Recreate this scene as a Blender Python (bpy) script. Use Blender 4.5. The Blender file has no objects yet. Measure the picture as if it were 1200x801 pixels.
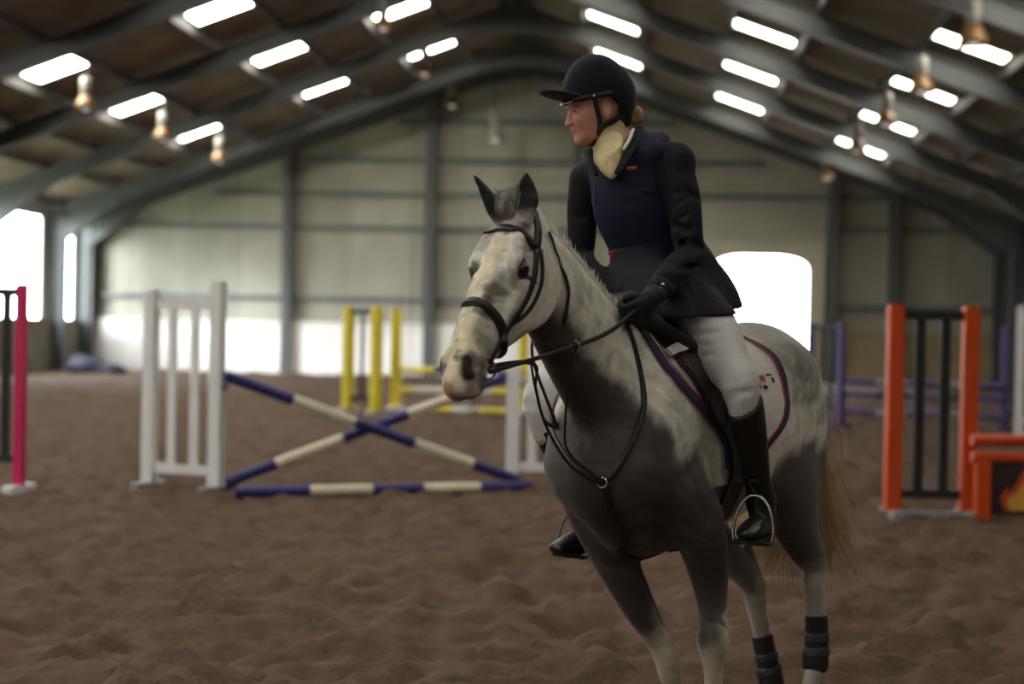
import bpy, math, random
import numpy as np
from mathutils import Vector, Matrix
from mathutils.bvhtree import BVHTree
random.seed(7); rng = np.random.RandomState(7)
sc = bpy.context.scene
COL = sc.collection
R = math.radians

# ------------------------------------------------------------------ camera
FPX = 1900.0
EYE = Vector((0, 0, 1.5))
cam_d = bpy.data.cameras.new('camera'); cam = bpy.data.objects.new('camera', cam_d); COL.objects.link(cam)
cam_d.sensor_width = 36.0; cam_d.lens = FPX / 1200 * 36
CAM_M = Matrix.Translation(EYE) @ Matrix.Rotation(R(90 - 0.38), 4, 'X') @ Matrix.Rotation(R(1.1), 4, 'Z')
cam.matrix_world = CAM_M
cam_d.clip_end = 400
cam_d.dof.use_dof = True; cam_d.dof.focus_distance = 5.35; cam_d.dof.aperture_fstop = 1.7
sc.camera = cam
# ------------------------------------------------------------------ world: bright overcast sky
w = bpy.data.worlds.new('sky'); sc.world = w; w.use_nodes = True
bg = w.node_tree.nodes['Background']
bg.inputs[0].default_value = (0.90, 0.96, 1.0, 1); bg.inputs[1].default_value = 13.0
sc.view_settings.view_transform = 'Standard'; sc.view_settings.look = 'None'
sc.view_settings.exposure = 0.6; sc.view_settings.gamma = 1.0
sc.view_settings.use_curve_mapping = False
sc.cycles.max_bounces = 5; sc.cycles.diffuse_bounces = 3; sc.cycles.glossy_bounces = 2
sc.cycles.sample_clamp_indirect = 4.0
sc.cycles.use_denoising = True
ROOFLIGHT = 18.0
sun_d = bpy.data.lights.new('hazy_low_sun', 'SUN'); sun_d.energy = 4.0; sun_d.angle = math.radians(22); sun_d.color = (.93, .97, 1.0)
sun = bpy.data.objects.new('hazy_low_sun', sun_d); COL.objects.link(sun)
sun.rotation_euler = Vector((.80, .60, -.27)).to_track_quat('-Z', 'Y').to_euler()

# ------------------------------------------------------------------ frames of reference
YAW = math.atan(170 / 1900.0)
HALL = Matrix.Rotation(-YAW, 4, 'Z')
HALLI = HALL.inverted()

def P(px, py, depth):
    v = Vector(((px - 600) / FPX * depth, -(py - 400.5) / FPX * depth, -depth))
    return CAM_M @ v
def G(px, py, z=0.0):
    d = P(px, py, 1.0) - EYE
    return EYE + d * ((z - EYE.z) / d.z)
def proj(p):
    v = CAM_M.inverted() @ Vector(p)
    return (600 + FPX * v.x / -v.z, 400.5 - FPX * v.y / -v.z, -v.z)

# ------------------------------------------------------------------ materials
def mat(name, col, rough=0.7, var=0.0, scale=8.0, bump=0.0, bscale=60.0, metal=0.0, spec=0.5, attr=False, sheen=0.0, emis=None, estr=0.0, stretch=None):
    m = bpy.data.materials.new(name); m.use_nodes = True
    nt = m.node_tree; b = nt.nodes['Principled BSDF']
    b.inputs['Base Color'].default_value = (*col, 1); b.inputs['Roughness'].default_value = rough
    b.inputs['Metallic'].default_value = metal; b.inputs['Specular IOR Level'].default_value = spec
    if sheen: b.inputs['Sheen Weight'].default_value = sheen
    if emis: b.inputs['Emission Color'].default_value = (*emis, 1); b.inputs['Emission Strength'].default_value = estr
    tc = nt.nodes.new('ShaderNodeTexCoord')
    src = tc.outputs['Object']
    if stretch:
        mp = nt.nodes.new('ShaderNodeMapping'); mp.inputs['Scale'].default_value = stretch
        nt.links.new(src, mp.inputs[0]); src = mp.outputs[0]
    base = None
    if attr:
        a = nt.nodes.new('ShaderNodeAttribute'); a.attribute_name = 'Col'; base = a.outputs['Color']
    if var or attr:
        n = nt.nodes.new('ShaderNodeTexNoise'); n.inputs['Scale'].default_value = scale; n.inputs['Detail'].default_value = 5
        nt.links.new(src, n.inputs['Vector'])
        mr = nt.nodes.new('ShaderNodeMapRange'); mr.inputs[1].default_value = 0.3; mr.inputs[2].default_value = 0.7
        mr.inputs[3].default_value = 1 - var; mr.inputs[4].default_value = 1 + var
        nt.links.new(n.outputs[0], mr.inputs[0])
        mx = nt.nodes.new('ShaderNodeVectorMath'); mx.operation = 'SCALE'
        if base: nt.links.new(base, mx.inputs[0])
        else: mx.inputs[0].default_value = col
        nt.links.new(mr.outputs[0], mx.inputs['Scale']); nt.links.new(mx.outputs[0], b.inputs['Base Color'])
    if bump:
        n2 = nt.nodes.new('ShaderNodeTexNoise'); n2.inputs['Scale'].default_value = bscale; n2.inputs['Detail'].default_value = 4
        nt.links.new(src, n2.inputs['Vector'])
        bp = nt.nodes.new('ShaderNodeBump'); bp.inputs['Strength'].default_value = bump; bp.inputs['Distance'].default_value = 0.02
        nt.links.new(n2.outputs[0], bp.inputs['Height']); nt.links.new(bp.outputs[0], b.inputs['Normal'])
    return m
def srgb(r, g, b):
    f = lambda c: (c / 255 / 12.92) if c <= 10 else ((c / 255 + .055) / 1.055) ** 2.4
    return (f(r), f(g), f(b))

# ------------------------------------------------------------------ mesh helpers
class MB:
    """collects simple solids, then links them as one mesh object"""
    def __init__(s): s.v = []; s.f = []
    def add(s, vs, fs):
        o = len(s.v); s.v += [tuple(v) for v in vs]; s.f += [tuple(i + o for i in f) for f in fs]; return s
    def box(s, c, d, M=None, bev=0.0):
        x, y, z = (d[0] / 2, d[1] / 2, d[2] / 2)
        if bev <= 0:
            vs = [Vector((c[0] + i * x, c[1] + j * y, c[2] + k * z)) for i in (-1, 1) for j in (-1, 1) for k in (-1, 1)]
            fs = [(0, 1, 3, 2), (4, 6, 7, 5), (0, 4, 5, 1), (2, 3, 7, 6), (0, 2, 6, 4), (1, 5, 7, 3)]
        else:
            bm_v = []; b = bev
            for k, in ((-1,), (1,)):
                for (ix, iy) in ((x - b, y), (x, y - b), (x, -y + b), (x - b, -y), (-x + b, -y), (-x, -y + b), (-x, y - b), (-x + b, y)):
                    bm_v.append(Vector((c[0] + ix, c[1] + iy, c[2] + k * z)))
            vs = bm_v; fs = [tuple(range(8)), tuple(range(15, 7, -1))]
            fs += [(i, i + 8, (i + 1) % 8 + 8, (i + 1) % 8) for i in range(8)]
            fs = [tuple(f) for f in fs]
        if M is not None: vs = [M @ v for v in vs]
        return s.add(vs, fs)
    def tube(s, pts, r, n=8, caps=True):
        pts = [Vector(p) for p in pts]; rs = r if isinstance(r, (list, tuple)) else [r] * len(pts)
        vs = []; fs = []; up = None
        for i, p in enumerate(pts):
            d = (pts[min(i + 1, len(pts) - 1)] - pts[max(i - 1, 0)]).normalized()
            if up is None: up = Vector((0, 0, 1)) if abs(d.z) < .9 else Vector((1, 0, 0))
            a = (up - d * up.dot(d)).normalized(); b = d.cross(a); up = a
            for k in range(n):
                t = 2 * math.pi * k / n
                vs.append(p + (a * math.cos(t) + b * math.sin(t)) * rs[i])
        for i in range(len(pts) - 1):
            for k in range(n):
                k2 = (k + 1) % n
                fs.append((i * n + k, i * n + k2, (i + 1) * n + k2, (i + 1) * n + k))
        if caps: fs.append(tuple(range(n - 1, -1, -1))); fs.append(tuple(range((len(pts) - 1) * n, len(pts) * n)))
        return s.add(vs, fs)
    def ribbon(s, pts, nrm, wid, th, closed=False):
        """flat strap: pts, normals, width, thickness"""
        pts = [Vector(p) for p in pts]; n = len(pts); vs = []; fs = []
        for i, p in enumerate(pts):
            if closed: d = pts[(i + 1) % n] - pts[i - 1]
            else: d = pts[min(i + 1, n - 1)] - pts[max(i - 1, 0)]
            d.normalize(); nn = Vector(nrm[i]); nn = (nn - d * nn.dot(d)).normalized(); sd = d.cross(nn)
            w_ = wid[i] if isinstance(wid, (list, tuple)) else wid
            for a, b in ((-.5, 0), (.5, 0), (.5, .6), (.36, 1), (-.36, 1), (-.5, .6)):
                vs.append(p + sd * (a * w_) + nn * (b * th))
        m = 6; rng_ = range(n if closed else n - 1)
        for i in rng_:
            j = (i + 1) % n
            for k in range(m):
                k2 = (k + 1) % m
                fs.append((i * m + k, i * m + k2, j * m + k2, j * m + k))
        if not closed: fs.append(tuple(range(m - 1, -1, -1))); fs.append(tuple(range((n - 1) * m, n * m)))
        return s.add(vs, fs)
    def lathe(s, prof, n=24, M=None):
        vs = []; fs = []
        for (r, z) in prof:
            for k in range(n):
                t = 2 * math.pi * k / n; vs.append(Vector((r * math.cos(t), r * math.sin(t), z)))
        for i in range(len(prof) - 1):
            for k in range(n):
                k2 = (k + 1) % n; fs.append((i * n + k, i * n + k2, (i + 1) * n + k2, (i + 1) * n + k))
        if M is not None: vs = [M @ v for v in vs]
        return s.add(vs, fs)
    def build(s, name, m, parent=None, smooth=False, M=None):
        me = bpy.data.meshes.new(name); me.from_pydata(s.v, [], s.f); me.update()
        return link(name, me, m, parent, smooth, M)
def link(name, me, m, parent=None, smooth=False, M=None):
    o = bpy.data.objects.new(name, me); COL.objects.link(o)
    if m is not None and not me.materials: me.materials.append(m)
    if smooth: me.polygons.foreach_set('use_smooth', [True] * len(me.polygons))
    if parent is not None: o.parent = parent
    if M is not None: o.matrix_local = M
    return o
def tag(o, label=None, cat=None, group=None, kind=None):
    if label: o['label'] = label
    if cat: o['category'] = cat
    if group: o['group'] = group
    if kind: o['kind'] = kind
    return o
def empty(name, M, label=None, cat=None, group=None, kind=None):
    o = bpy.data.objects.new(name, None); COL.objects.link(o); o.empty_display_size = .1
    o.matrix_world = M
    return tag(o, label, cat, group, kind)
def crom(pts, m=6, closed=False):
    pts = [np.array(p, float) for p in pts]; out = []; n = len(pts)
    segs = n if closed else n - 1
    for i in range(segs):
        p1, p2 = pts[i], pts[(i + 1) % n]
        p0 = pts[i - 1] if (i > 0 or closed) else 2 * p1 - p2
        p3 = pts[(i + 2) % n] if (i + 2 < n or closed) else 2 * p2 - p1
        for k in range(m):
            t = k / m
            out.append(.5 * (2 * p1 + (p2 - p0) * t + (2 * p0 - 5 * p1 + 4 * p2 - p3) * t * t + (3 * p1 - p0 - 3 * p2 + p3) * t ** 3))
    if not closed: out.append(pts[-1])
    return out

# ------------------------------------------------------------------ smooth-union solid modeller (one continuous skin)
class Field:
    def __init__(s, lo, hi, h):
        s.lo = np.array(lo, np.float32); s.h = h
        s.n = tuple(int(math.ceil((hi[i] - lo[i]) / h)) + 1 for i in range(3))
        s.ax = [s.lo[i] + h * np.arange(s.n[i], dtype=np.float32) for i in range(3)]
        s.g = np.full(s.n, 0.5, np.float32)
    def sl(s, lo, hi):
        r = []
        for i in range(3):
            a = max(0, int((lo[i] - s.lo[i]) / s.h)); b = min(s.n[i], int((hi[i] - s.lo[i]) / s.h) + 2)
            if b <= a: return None
            r.append(slice(a, b))
        return tuple(r)
    def merge(s, S, d, k, mode):
        g = s.g[S]
        if mode == 'add':
            hh = np.maximum(k - np.abs(g - d), 0) / k; s.g[S] = np.minimum(g, d) - hh * hh * k * .25
        else:
            d = -d; hh = np.maximum(k - np.abs(g - d), 0) / k; s.g[S] = np.maximum(g, d) + hh * hh * k * .25
    def chain(s, st, up=(0, 0, 1), k=.04, m=4, mode='add', mg=None, caps=1.0):
        """st: stations (pos, radius_side, radius_up); elliptical sweep"""
        arr = [np.concatenate([np.array(a, float), [b, c]]) for a, b, c in st]
        if m > 1 and len(arr) > 2: arr = crom(arr, m)
        mg = mg or max(.03, k); arr = [np.asarray(a) for a in arr]
        P_ = np.array([a[:3] for a in arr]); rr = np.array([max(a[3], a[4]) for a in arr])
        lo = (P_ - rr[:, None]).min(0) - mg; hi = (P_ + rr[:, None]).max(0) + mg
        S = s.sl(lo, hi)
        if S is None: return
        D = np.full(tuple(x.stop - x.start for x in S), .5, np.float32)
        U0 = np.array(up, float)
        for i in range(len(arr) - 1):
            a, b = arr[i][:3], arr[i + 1][:3]; d = b - a; L = np.linalg.norm(d)
            if L < 1e-6: continue
            d = d / L; u = U0 - d * U0.dot(d); u /= np.linalg.norm(u); sd = np.cross(u, d)
            r = max(rr[i], rr[i + 1]) + mg
            T = s.sl(np.minimum(a, b) - r, np.maximum(a, b) + r)
            if T is None: continue
            T = tuple(slice(max(t.start, q.start), min(t.stop, q.stop)) for t, q in zip(T, S))
            if any(t.stop <= t.start for t in T): continue
            X = s.ax[0][T[0]][:, None, None] - np.float32(a[0]); Y = s.ax[1][T[1]][None, :, None] - np.float32(a[1]); Z = s.ax[2][T[2]][None, None, :] - np.float32(a[2])
            ta = X * np.float32(d[0]) + Y * np.float32(d[1]) + Z * np.float32(d[2])
            t = np.clip(ta / np.float32(L), 0, 1)
            r1 = np.float32(arr[i][3]) + t * np.float32(arr[i + 1][3] - arr[i][3]); r2 = np.float32(arr[i][4]) + t * np.float32(arr[i + 1][4] - arr[i][4])
            du = (X * np.float32(sd[0]) + Y * np.float32(sd[1]) + Z * np.float32(sd[2])) / r1
            dv = (X * np.float32(u[0]) + Y * np.float32(u[1]) + Z * np.float32(u[2])) / r2
            rw = np.minimum(r1, r2) * np.float32(caps)
            dw = (ta - t * np.float32(L)) / rw
            e = np.sqrt(du * du + dv * dv + dw * dw)
            k1 = np.sqrt((du / r1) ** 2 + (dv / r2) ** 2 + (dw / rw) ** 2)
            dist = np.where(k1 > 1e-3, e * (e - 1) / np.maximum(k1, 1e-3), -rw)
            q = tuple(slice(tt.start - ss.start, tt.stop - ss.start) for tt, ss in zip(T, S))
            D[q] = np.minimum(D[q], dist)
        s.merge(S, D, k, mode)
    def ell(s, c, r, k=.03, mode='add', axes=None):
        c = np.array(c, float); A = np.eye(3) if axes is None else np.array([np.array(a, float) for a in axes])
        R_ = max(r) + max(.03, k); S = s.sl(c - R_, c + R_)
        if S is None: return
        X = s.ax[0][S[0]][:, None, None] - np.float32(c[0]); Y = s.ax[1][S[1]][None, :, None] - np.float32(c[1]); Z = s.ax[2][S[2]][None, None, :] - np.float32(c[2])
        q = [(X * np.float32(A[i][0]) + Y * np.float32(A[i][1]) + Z * np.float32(A[i][2])) / np.float32(r[i]) for i in range(3)]
        e = np.sqrt(q[0] ** 2 + q[1] ** 2 + q[2] ** 2)
        k1 = np.sqrt(sum((q[i] / np.float32(r[i])) ** 2 for i in range(3)))
        d = np.where(k1 > 1e-3, e * (e - 1) / np.maximum(k1, 1e-3), -min(r))
        s.merge(S, d.astype(np.float32), k, mode)
    def plane(s, p, n, k=.01):
        """keep the half where (x-p).n < 0"""
        n = np.array(n, float); n /= np.linalg.norm(n)
        d = (s.ax[0][:, None, None] - p[0]) * n[0] + (s.ax[1][None, :, None] - p[1]) * n[1] + (s.ax[2][None, None, :] - p[2]) * n[2]
        hh = np.maximum(k - np.abs(s.g - d), 0) / k; s.g = (np.maximum(s.g, d) + hh * hh * k * .25).astype(np.float32)
    def surf(s, smooth=2):
        g = s.g; g[0] = g[-1] = .5; g[:, 0] = g[:, -1] = .5; g[:, :, 0] = g[:, :, -1] = .5
        b = g < 0; bb = b.astype(np.uint8)
        cnt = sum(bb[i:b.shape[0] - 1 + i, j:b.shape[1] - 1 + j, k:b.shape[2] - 1 + k] for i in (0, 1) for j in (0, 1) for k in (0, 1))
        idx = np.argwhere((cnt > 0) & (cnt < 8)); ids = np.full(cnt.shape, -1, np.int32)
        ids[idx[:, 0], idx[:, 1], idx[:, 2]] = np.arange(len(idx))
        cr = [(i, j, k) for i in (0, 1) for j in (0, 1) for k in (0, 1)]
        V = [g[idx[:, 0] + c[0], idx[:, 1] + c[1], idx[:, 2] + c[2]] for c in cr]
        acc = np.zeros((len(idx), 3)); num = np.zeros(len(idx))
        for a in range(8):
            for c in range(a + 1, 8):
                if sum(abs(cr[a][q] - cr[c][q]) for q in range(3)) != 1: continue
                m = (V[a] < 0) != (V[c] < 0); t = np.where(m, V[a] / np.where(m, V[a] - V[c], 1), 0)
                pa = np.array(cr[a], float); pc = np.array(cr[c], float)
                acc += m[:, None] * (pa + t[:, None] * (pc - pa)); num += m
        verts = s.lo + s.h * (idx + acc / num[:, None])
        F = []
        for ax in range(3):
            o1, o2 = [(1, 2), (2, 0), (0, 1)][ax]
            A = np.moveaxis(b, (ax, o1, o2), (0, 1, 2)); I = np.moveaxis(ids, (ax, o1, o2), (0, 1, 2))
            e = A[:-1, 1:-1, 1:-1] != A[1:, 1:-1, 1:-1]
            q = np.argwhere(e); i, j, k = q[:, 0], q[:, 1], q[:, 2]
            quad = np.stack([I[i, j, k], I[i, j + 1, k], I[i, j + 1, k + 1], I[i, j, k + 1]], 1)
            flip = ~A[i, j + 1, k + 1]
            quad[flip] = quad[flip][:, ::-1]
            F.append(quad)
        F = np.concatenate(F)
        ed = np.concatenate([F[:, [0, 1]], F[:, [1, 2]], F[:, [2, 3]], F[:, [3, 0]]])
        N = len(verts); deg = np.bincount(ed[:, 0], minlength=N) + np.bincount(ed[:, 1], minlength=N)
        for _ in range(smooth):
            sm = np.stack([np.bincount(ed[:, 0], verts[ed[:, 1], q], N) + np.bincount(ed[:, 1], verts[ed[:, 0], q], N) for q in range(3)], 1) / deg[:, None]
            verts = verts * .45 + sm * .55
        return verts, F
def np_mesh(name, v, f, col=None):
    me = bpy.data.meshes.new(name)
    me.vertices.add(len(v)); me.vertices.foreach_set('co', np.asarray(v, np.float32).ravel())
    me.loops.add(f.size); me.loops.foreach_set('vertex_index', f.ravel().astype(np.int32))
    me.polygons.add(len(f)); me.polygons.foreach_set('loop_start', np.arange(0, f.size, 4, dtype=np.int32))
    me.polygons.foreach_set('loop_total', np.full(len(f), 4, np.int32))
    me.update(calc_edges=True); me.validate()
    me.polygons.foreach_set('use_smooth', np.ones(len(me.polygons), bool))
    if col is not None:
        ca = me.color_attributes.new('Col', 'FLOAT_COLOR', 'POINT')
        ca.data.foreach_set('color', np.concatenate([col, np.ones((len(v), 1))], 1).astype(np.float32).ravel())
    return me
def bvh_of(v, f): return BVHTree.FromPolygons([Vector(x) for x in v], [tuple(int(j) for j in q) for q in f])

# ================================================================== THE HALL (structure)
HL_, HR_, RIDGE, FAR = -19.0, 11.0, -4.0, 52.0
RZ, SL = 10.6, 0.36
roofz = lambda x: RZ - SL * abs(x - RIDGE)
M_steel = mat('painted_steel', srgb(80, 84, 83), .6, .12, 3)
M_gal = mat('galvanised', srgb(98, 102, 102), .5, .1, 5)
M_purl = mat('purlin_steel', srgb(64, 62, 58), .6, .15, 4)
M_sheet = mat('fibre_cement', srgb(126, 116, 98), .9, .25, 1.2, .3, 8)
M_clad = mat('cream_cladding', srgb(160, 158, 142), .65, .10, .8)
M_clad2 = mat('cream_cladding_b', srgb(150, 148, 132), .65, .10, .8)
M_kick = mat('white_kickboard', srgb(228, 224, 218), .7, .08, 1.5)
M_kick2 = mat('grey_kickboard', srgb(130, 124, 112), .8, .2, 1.5)
M_kick3 = mat('tan_kickboard', srgb(150, 134, 100), .8, .2, 1.5)
M_glow = mat('translucent_rooflight', (.9, .88, .8), .5, emis=(1.0, .97, .86), estr=ROOFLIGHT)

M_glow2 = mat('dimmed_rooflight', (.8, .78, .7), .5, emis=(1.0, .95, .82), estr=ROOFLIGHT * .5)  # right-slope panes glow weaker, set to darken that side of the hall

def fbm(x, y, seed=0, octs=4, sc0=1.0):
    r_ = np.random.RandomState(seed); out = np.zeros_like(x, dtype=float); amp = 1.0; f = sc0
    for o in range(octs):
        L = r_.rand(256, 256); xi = x * f + 37.1 * o; yi = y * f + 11.7 * o
        i = np.floor(xi).astype(int); j = np.floor(yi).astype(int); u = xi - i; v = yi - j
        u = u * u * (3 - 2 * u); v = v * v * (3 - 2 * v)
        i0, i1, j0, j1 = i % 256, (i + 1) % 256, j % 256, (j + 1) % 256
        out += amp * ((L[i0, j0] * (1 - u) + L[i1, j0] * u) * (1 - v) + (L[i0, j1] * (1 - u) + L[i1, j1] * u) * v - .5)
        amp *= .55; f *= 2.1
    return out
def make_floor():
    ys = [-9.0, -5, -2, 1, 3, 4.5]; y = 5.4
    while y < FAR + .3: ys.append(y); y *= 1.0085
    ys.append(FAR + .3); ys = np.array(ys)
    xs = np.concatenate([np.linspace(HL_ - .2, -9, 60), np.arange(-8.95, 8.0, .055), np.linspace(8.05, HR_ + .2, 24)])
    X, Y = np.meshgrid(xs, ys, indexing='ij')
    Z = .13 * fbm(X, Y * 1.5, 3, 4, 4.6) + .05 * fbm(X, Y * 1.2, 5, 2, .5) - .005
    dig = fbm(X, Y, 9, 2, 3.1); Z -= .10 * np.clip(dig - .15, 0, 1)
    fade = np.clip((Y - 4) / 1.0, 0, 1); Z = Z * fade
    v = np.stack([X, Y, Z], -1).reshape(-1, 3); n, m = X.shape
    i = np.arange(n - 1)[:, None] * m + np.arange(m - 1)[None]
    f = np.stack([i, i + m, i + m + 1, i + 1], -1).reshape(-1, 4)
    return np_mesh('floor', v, f)
M_sand = mat('arena_sand', srgb(82, 62, 46), .95, .34, 5, .9, 34)
fl = link('floor', make_floor(), M_sand, M=None); fl.matrix_world = HALL; tag(fl, kind='structure')
def hbox(name, c, d, m, parent=None, kind=None, M=None):
    o = MB().box((0, 0, 0), d).build(name, m, parent)
    T = Matrix.Translation(c) @ (M or Matrix())
    if parent is None: o.matrix_world = HALL @ T
    else: o.matrix_local = T
    if kind: o['kind'] = kind
    return o
yard = MB().box((0, 0, -.06), (140, 70, .1)).build('yard_ground', mat('concrete', srgb(190, 188, 180), .9, .1, 2)); yard.matrix_world = HALL @ Matrix.Translation((0, FAR + 35.5, 0)); yard['kind'] = 'structure'
yard2 = MB().box((0, 0, -.06), (40, 75, .1)).build('side_ground', mat('verge', srgb(150, 154, 134), .9, .2, 2)); yard2.matrix_world = HALL @ Matrix.Translation((HL_ - 20.6, 20, 0)); yard2['kind'] = 'structure'

# --- end wall, with a doorway that has rounded top corners
DX0, DX1, DZ = 1.7, 4.72, 4.05
wallE = empty('wall_back', HALL @ Matrix.Translation((0, FAR, 0)), kind='structure')
def wall_panel(x0, x1, z0, z1f, m, name='cladding_sheet', th=.05):
    """one cladding sheet with trapezoid ribs; top follows the roof"""
    vs = []; fs = []; n = max(2, int(round((x1 - x0) / .125)))
    for i in range(n + 1):
        x = x0 + (x1 - x0) * i / n; dy = -.03 if i % 2 else 0.0
        vs += [(x, dy, z0), (x, dy, z1f(x)), (x, th, z0), (x, th, z1f(x))]
    for i in range(n):
        a = 4 * i; b = a + 4
        fs += [(a, b, b + 1, a + 1), (a + 3, b + 3, b + 2, a + 2), (a + 1, b + 1, b + 3, a + 3), (a + 2, b + 2, b, a)]
    fs += [(0, 1, 3, 2), (4 * n, 4 * n + 2, 4 * n + 3, 4 * n + 1)]
    return MB().add(vs, fs).build(name, m, wallE)
KT = 1.62
edges = [-19, -17.2, -15.4, -13.6, -11.8, -9.95, -8.1, -6.3, -4.5, -2.7, -.7, 1.2, DX1 + .5, 7.0, 9.0, 11.0]
for i in range(len(edges) - 1):
    a, b = edges[i], edges[i + 1]; m = M_clad if i % 2 else M_clad2
    inside = a >= 1.19 and b <= DX1 + .51
    if inside: wall_panel(a + .004, b - .004, DZ + .45, lambda x: roofz(x) - .05, m)
    else: wall_panel(a + .004, b - .004, KT, lambda x: roofz(x) - .05, m)
wbk = MB().add([(-19, .08, 0), (DX0-.3, .08, 0), (DX0-.3, .08, DZ+.3), (DX1+.3, .08, DZ+.3), (DX1+.3, .08, 0), (11, .08, 0), (11, .08, 5.15), (-4, .08, 10.55), (-19, .08, 5.15), (DX0-.3, .08, 7.5), (DX1+.3,.08,7.4)], [(0,1,2,9,7,8),(2,3,10,7,9),(4,5,6,10,3)]).build('backing_board', M_clad, wallE)
# kickboards
for (a, b, m) in [(-19, -15.3, M_kick), (-15.3, -11.6, M_kick), (-11.6, -7.9, M_kick), (-7.9, -4.2, M_kick), (-4.2, -1.5, M_kick), (-1.5, 1.19, M_kick), (DX1 + .51, 7.9, M_kick3), (7.9, 11, M_kick3)]:
    hbox('kickboard', ((a + b) / 2, -.1, KT / 2 - .03), (b - a - .03, .12, KT + .06), m, wallE)
hbox('kickboard_cap', ((-19 + 1.2) / 2, -.12, KT + .03), (20.2, .2, .06), M_kick, wallE)
hbox('kickboard_cap', ((DX1 + .5 + 11) / 2, -.12, KT + .03), (11 - DX1 - .5, .2, .06), M_kick3, wallE)
for (z, a, b) in [(2.45, -19, 1.2), (4.75, -19, 1.2), (5.85, -14.5, 1.2), (6.95, -11.5, 3.3), (8.2, -8.5, .5), (4.9, DX1 + .5, 11), (2.45, DX1 + .5, 11), (5.9, 1.2, 8.0)]:
    hbox('girt', ((a + b) / 2, -.09, z), (b - a, .1, .16), M_gal, wallE)
for x in (-18.75, -12.0, -7.35, -2.6, 4.95 + .5, 7.35, 10.8):
    h = roofz(x) - .3
    o = MB().box((0, 0, h / 2), (.30, .03, h)).box((0, -.28, h / 2), (.30, .03, h)).box((0, -.14, h / 2), (.03, .28, h)).build('end_column', M_steel, wallE); o.location = (x, -.12, 0)
# door surround
def door_outline(x0, x1, z1, r, n=10):
    p = [(x0, 0)]
    for k in range(n + 1):
        t = math.pi - k * (math.pi / 2) / n
        p.append((x0 + r + r * math.cos(t), z1 - .42 * r + .42 * r * math.sin(t)))
    for k in range(n + 1):
        t = math.pi / 2 - k * (math.pi / 2) / n
        p.append((x1 - r + r * math.cos(t), z1 - .42 * r + .42 * r * math.sin(t)))
    p.append((x1, 0)); return p
dr = empty('door_1', HALL @ Matrix.Translation((0, FAR, 0)), kind='structure')
inn = door_outline(DX0, DX1, DZ, 1.0); n = len(inn)
out = []
for (x, z) in inn:
    ox = 1.2 if x < (DX0 + DX1) / 2 else DX1 + .5
    if z < DZ - .42: out.append((ox, min(z, DZ + .46)))
    else: out.append((1.2 + (x - DX0) * (DX1 + .5 - 1.2) / (DX1 - DX0), DZ + .46))
vs = [(x, -.2, z) for x, z in inn] + [(x, -.2, z) for x, z in out] + [(x, .1, z) for x, z in inn] + [(x, .1, z) for x, z in out]
fs = []
for i in range(n - 1):
    fs += [(i, i + 1, n + i + 1, n + i), (2 * n + i, 3 * n + i, 3 * n + i + 1, 2 * n + i + 1), (i, 2 * n + i, 2 * n + i + 1, i + 1)]
MB().add(vs, fs).build('door_surround', mat('door_surround_paint', srgb(176, 172, 150), .7, .1, 1), dr)

# --- side walls
wallL = empty('wall_left', HALL @ Matrix.Translation((HL_, 0, 0)), kind='structure')
wallR = empty('wall_right', HALL @ Matrix.Translation((HR_, 0, 0)), kind='structure')
frames = [FAR - .35, 49.2, 43.6, 38.0, 32.4, 26.8, 21.2, 15.6, 10.0, 4.4, -1.2, -6.8]
EV = roofz(HL_)
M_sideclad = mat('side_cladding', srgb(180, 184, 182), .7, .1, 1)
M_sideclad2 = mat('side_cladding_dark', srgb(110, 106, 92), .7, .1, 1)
y_edges = [FAR, 49.2, 43.6, 38.0, 32.4, 26.8, 21.2, 15.6, 10.0, 4.4, -1.2, -9.0]
for i in range(len(y_edges) - 1):
    a, b = y_edges[i + 1], y_edges[i]; c = (a + b) / 2; L = b - a
    for k in range(max(1, int(L // 2.7))):
        l = L / max(1, int(L // 2.7)); hbox('kickboard', (.1, a + l * (k + .5), .8), (.12, l - .03, 1.66), M_kick2, wallL)
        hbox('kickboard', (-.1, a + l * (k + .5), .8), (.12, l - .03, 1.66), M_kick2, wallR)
    if i in (0, 1, 2):   # open bay: daylight comes over the kickboard
        hbox('cladding_sheet', (-.03, c, EV - .2), (.06, L - .02, .4 + .1), M_sideclad, wallL)
        hbox('cladding_sheet', (-.03, a + .45, 3.2), (.06, .9, 3.2), M_sideclad, wallL)
        hbox('cladding_sheet', (-.03, b - .3, 3.2), (.06, .6, 3.2), M_sideclad, wallL)
    else:
        for k in range(3): hbox('cladding_sheet', (-.03, a + L * (k + .5) / 3, 3.4), (.06, L / 3 - .004, 3.7), M_sideclad, wallL)
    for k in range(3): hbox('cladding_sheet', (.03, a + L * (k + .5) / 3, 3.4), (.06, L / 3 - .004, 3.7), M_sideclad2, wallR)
for (xx, m_) in ((-.12, M_sideclad), ):
    for i in range(3, len(y_edges) - 1):
        a, b = y_edges[i + 1], y_edges[i]; hbox('backing_board', (xx, (a + b) / 2, 3.4), (.04, b - a, 3.8), m_, wallL)
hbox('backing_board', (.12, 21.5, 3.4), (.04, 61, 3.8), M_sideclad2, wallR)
for (z) in (2.6, 3.9): hbox('girt', (-.09, 22, z), (.08, 60, .14), M_gal, wallR)
# rear gable behind the photographer
wr = MB().box((-4, 0, 2.6), (30, .1, 5.2)).add([(-19, 0, 5.2), (11, 0, 5.2), (-4, 0, 10.6)], [(0, 1, 2)]).build('wall_front', M_clad); wr.matrix_world = HALL @ Matrix.Translation((0, -9.1, 0)); wr['kind'] = 'structure'

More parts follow.
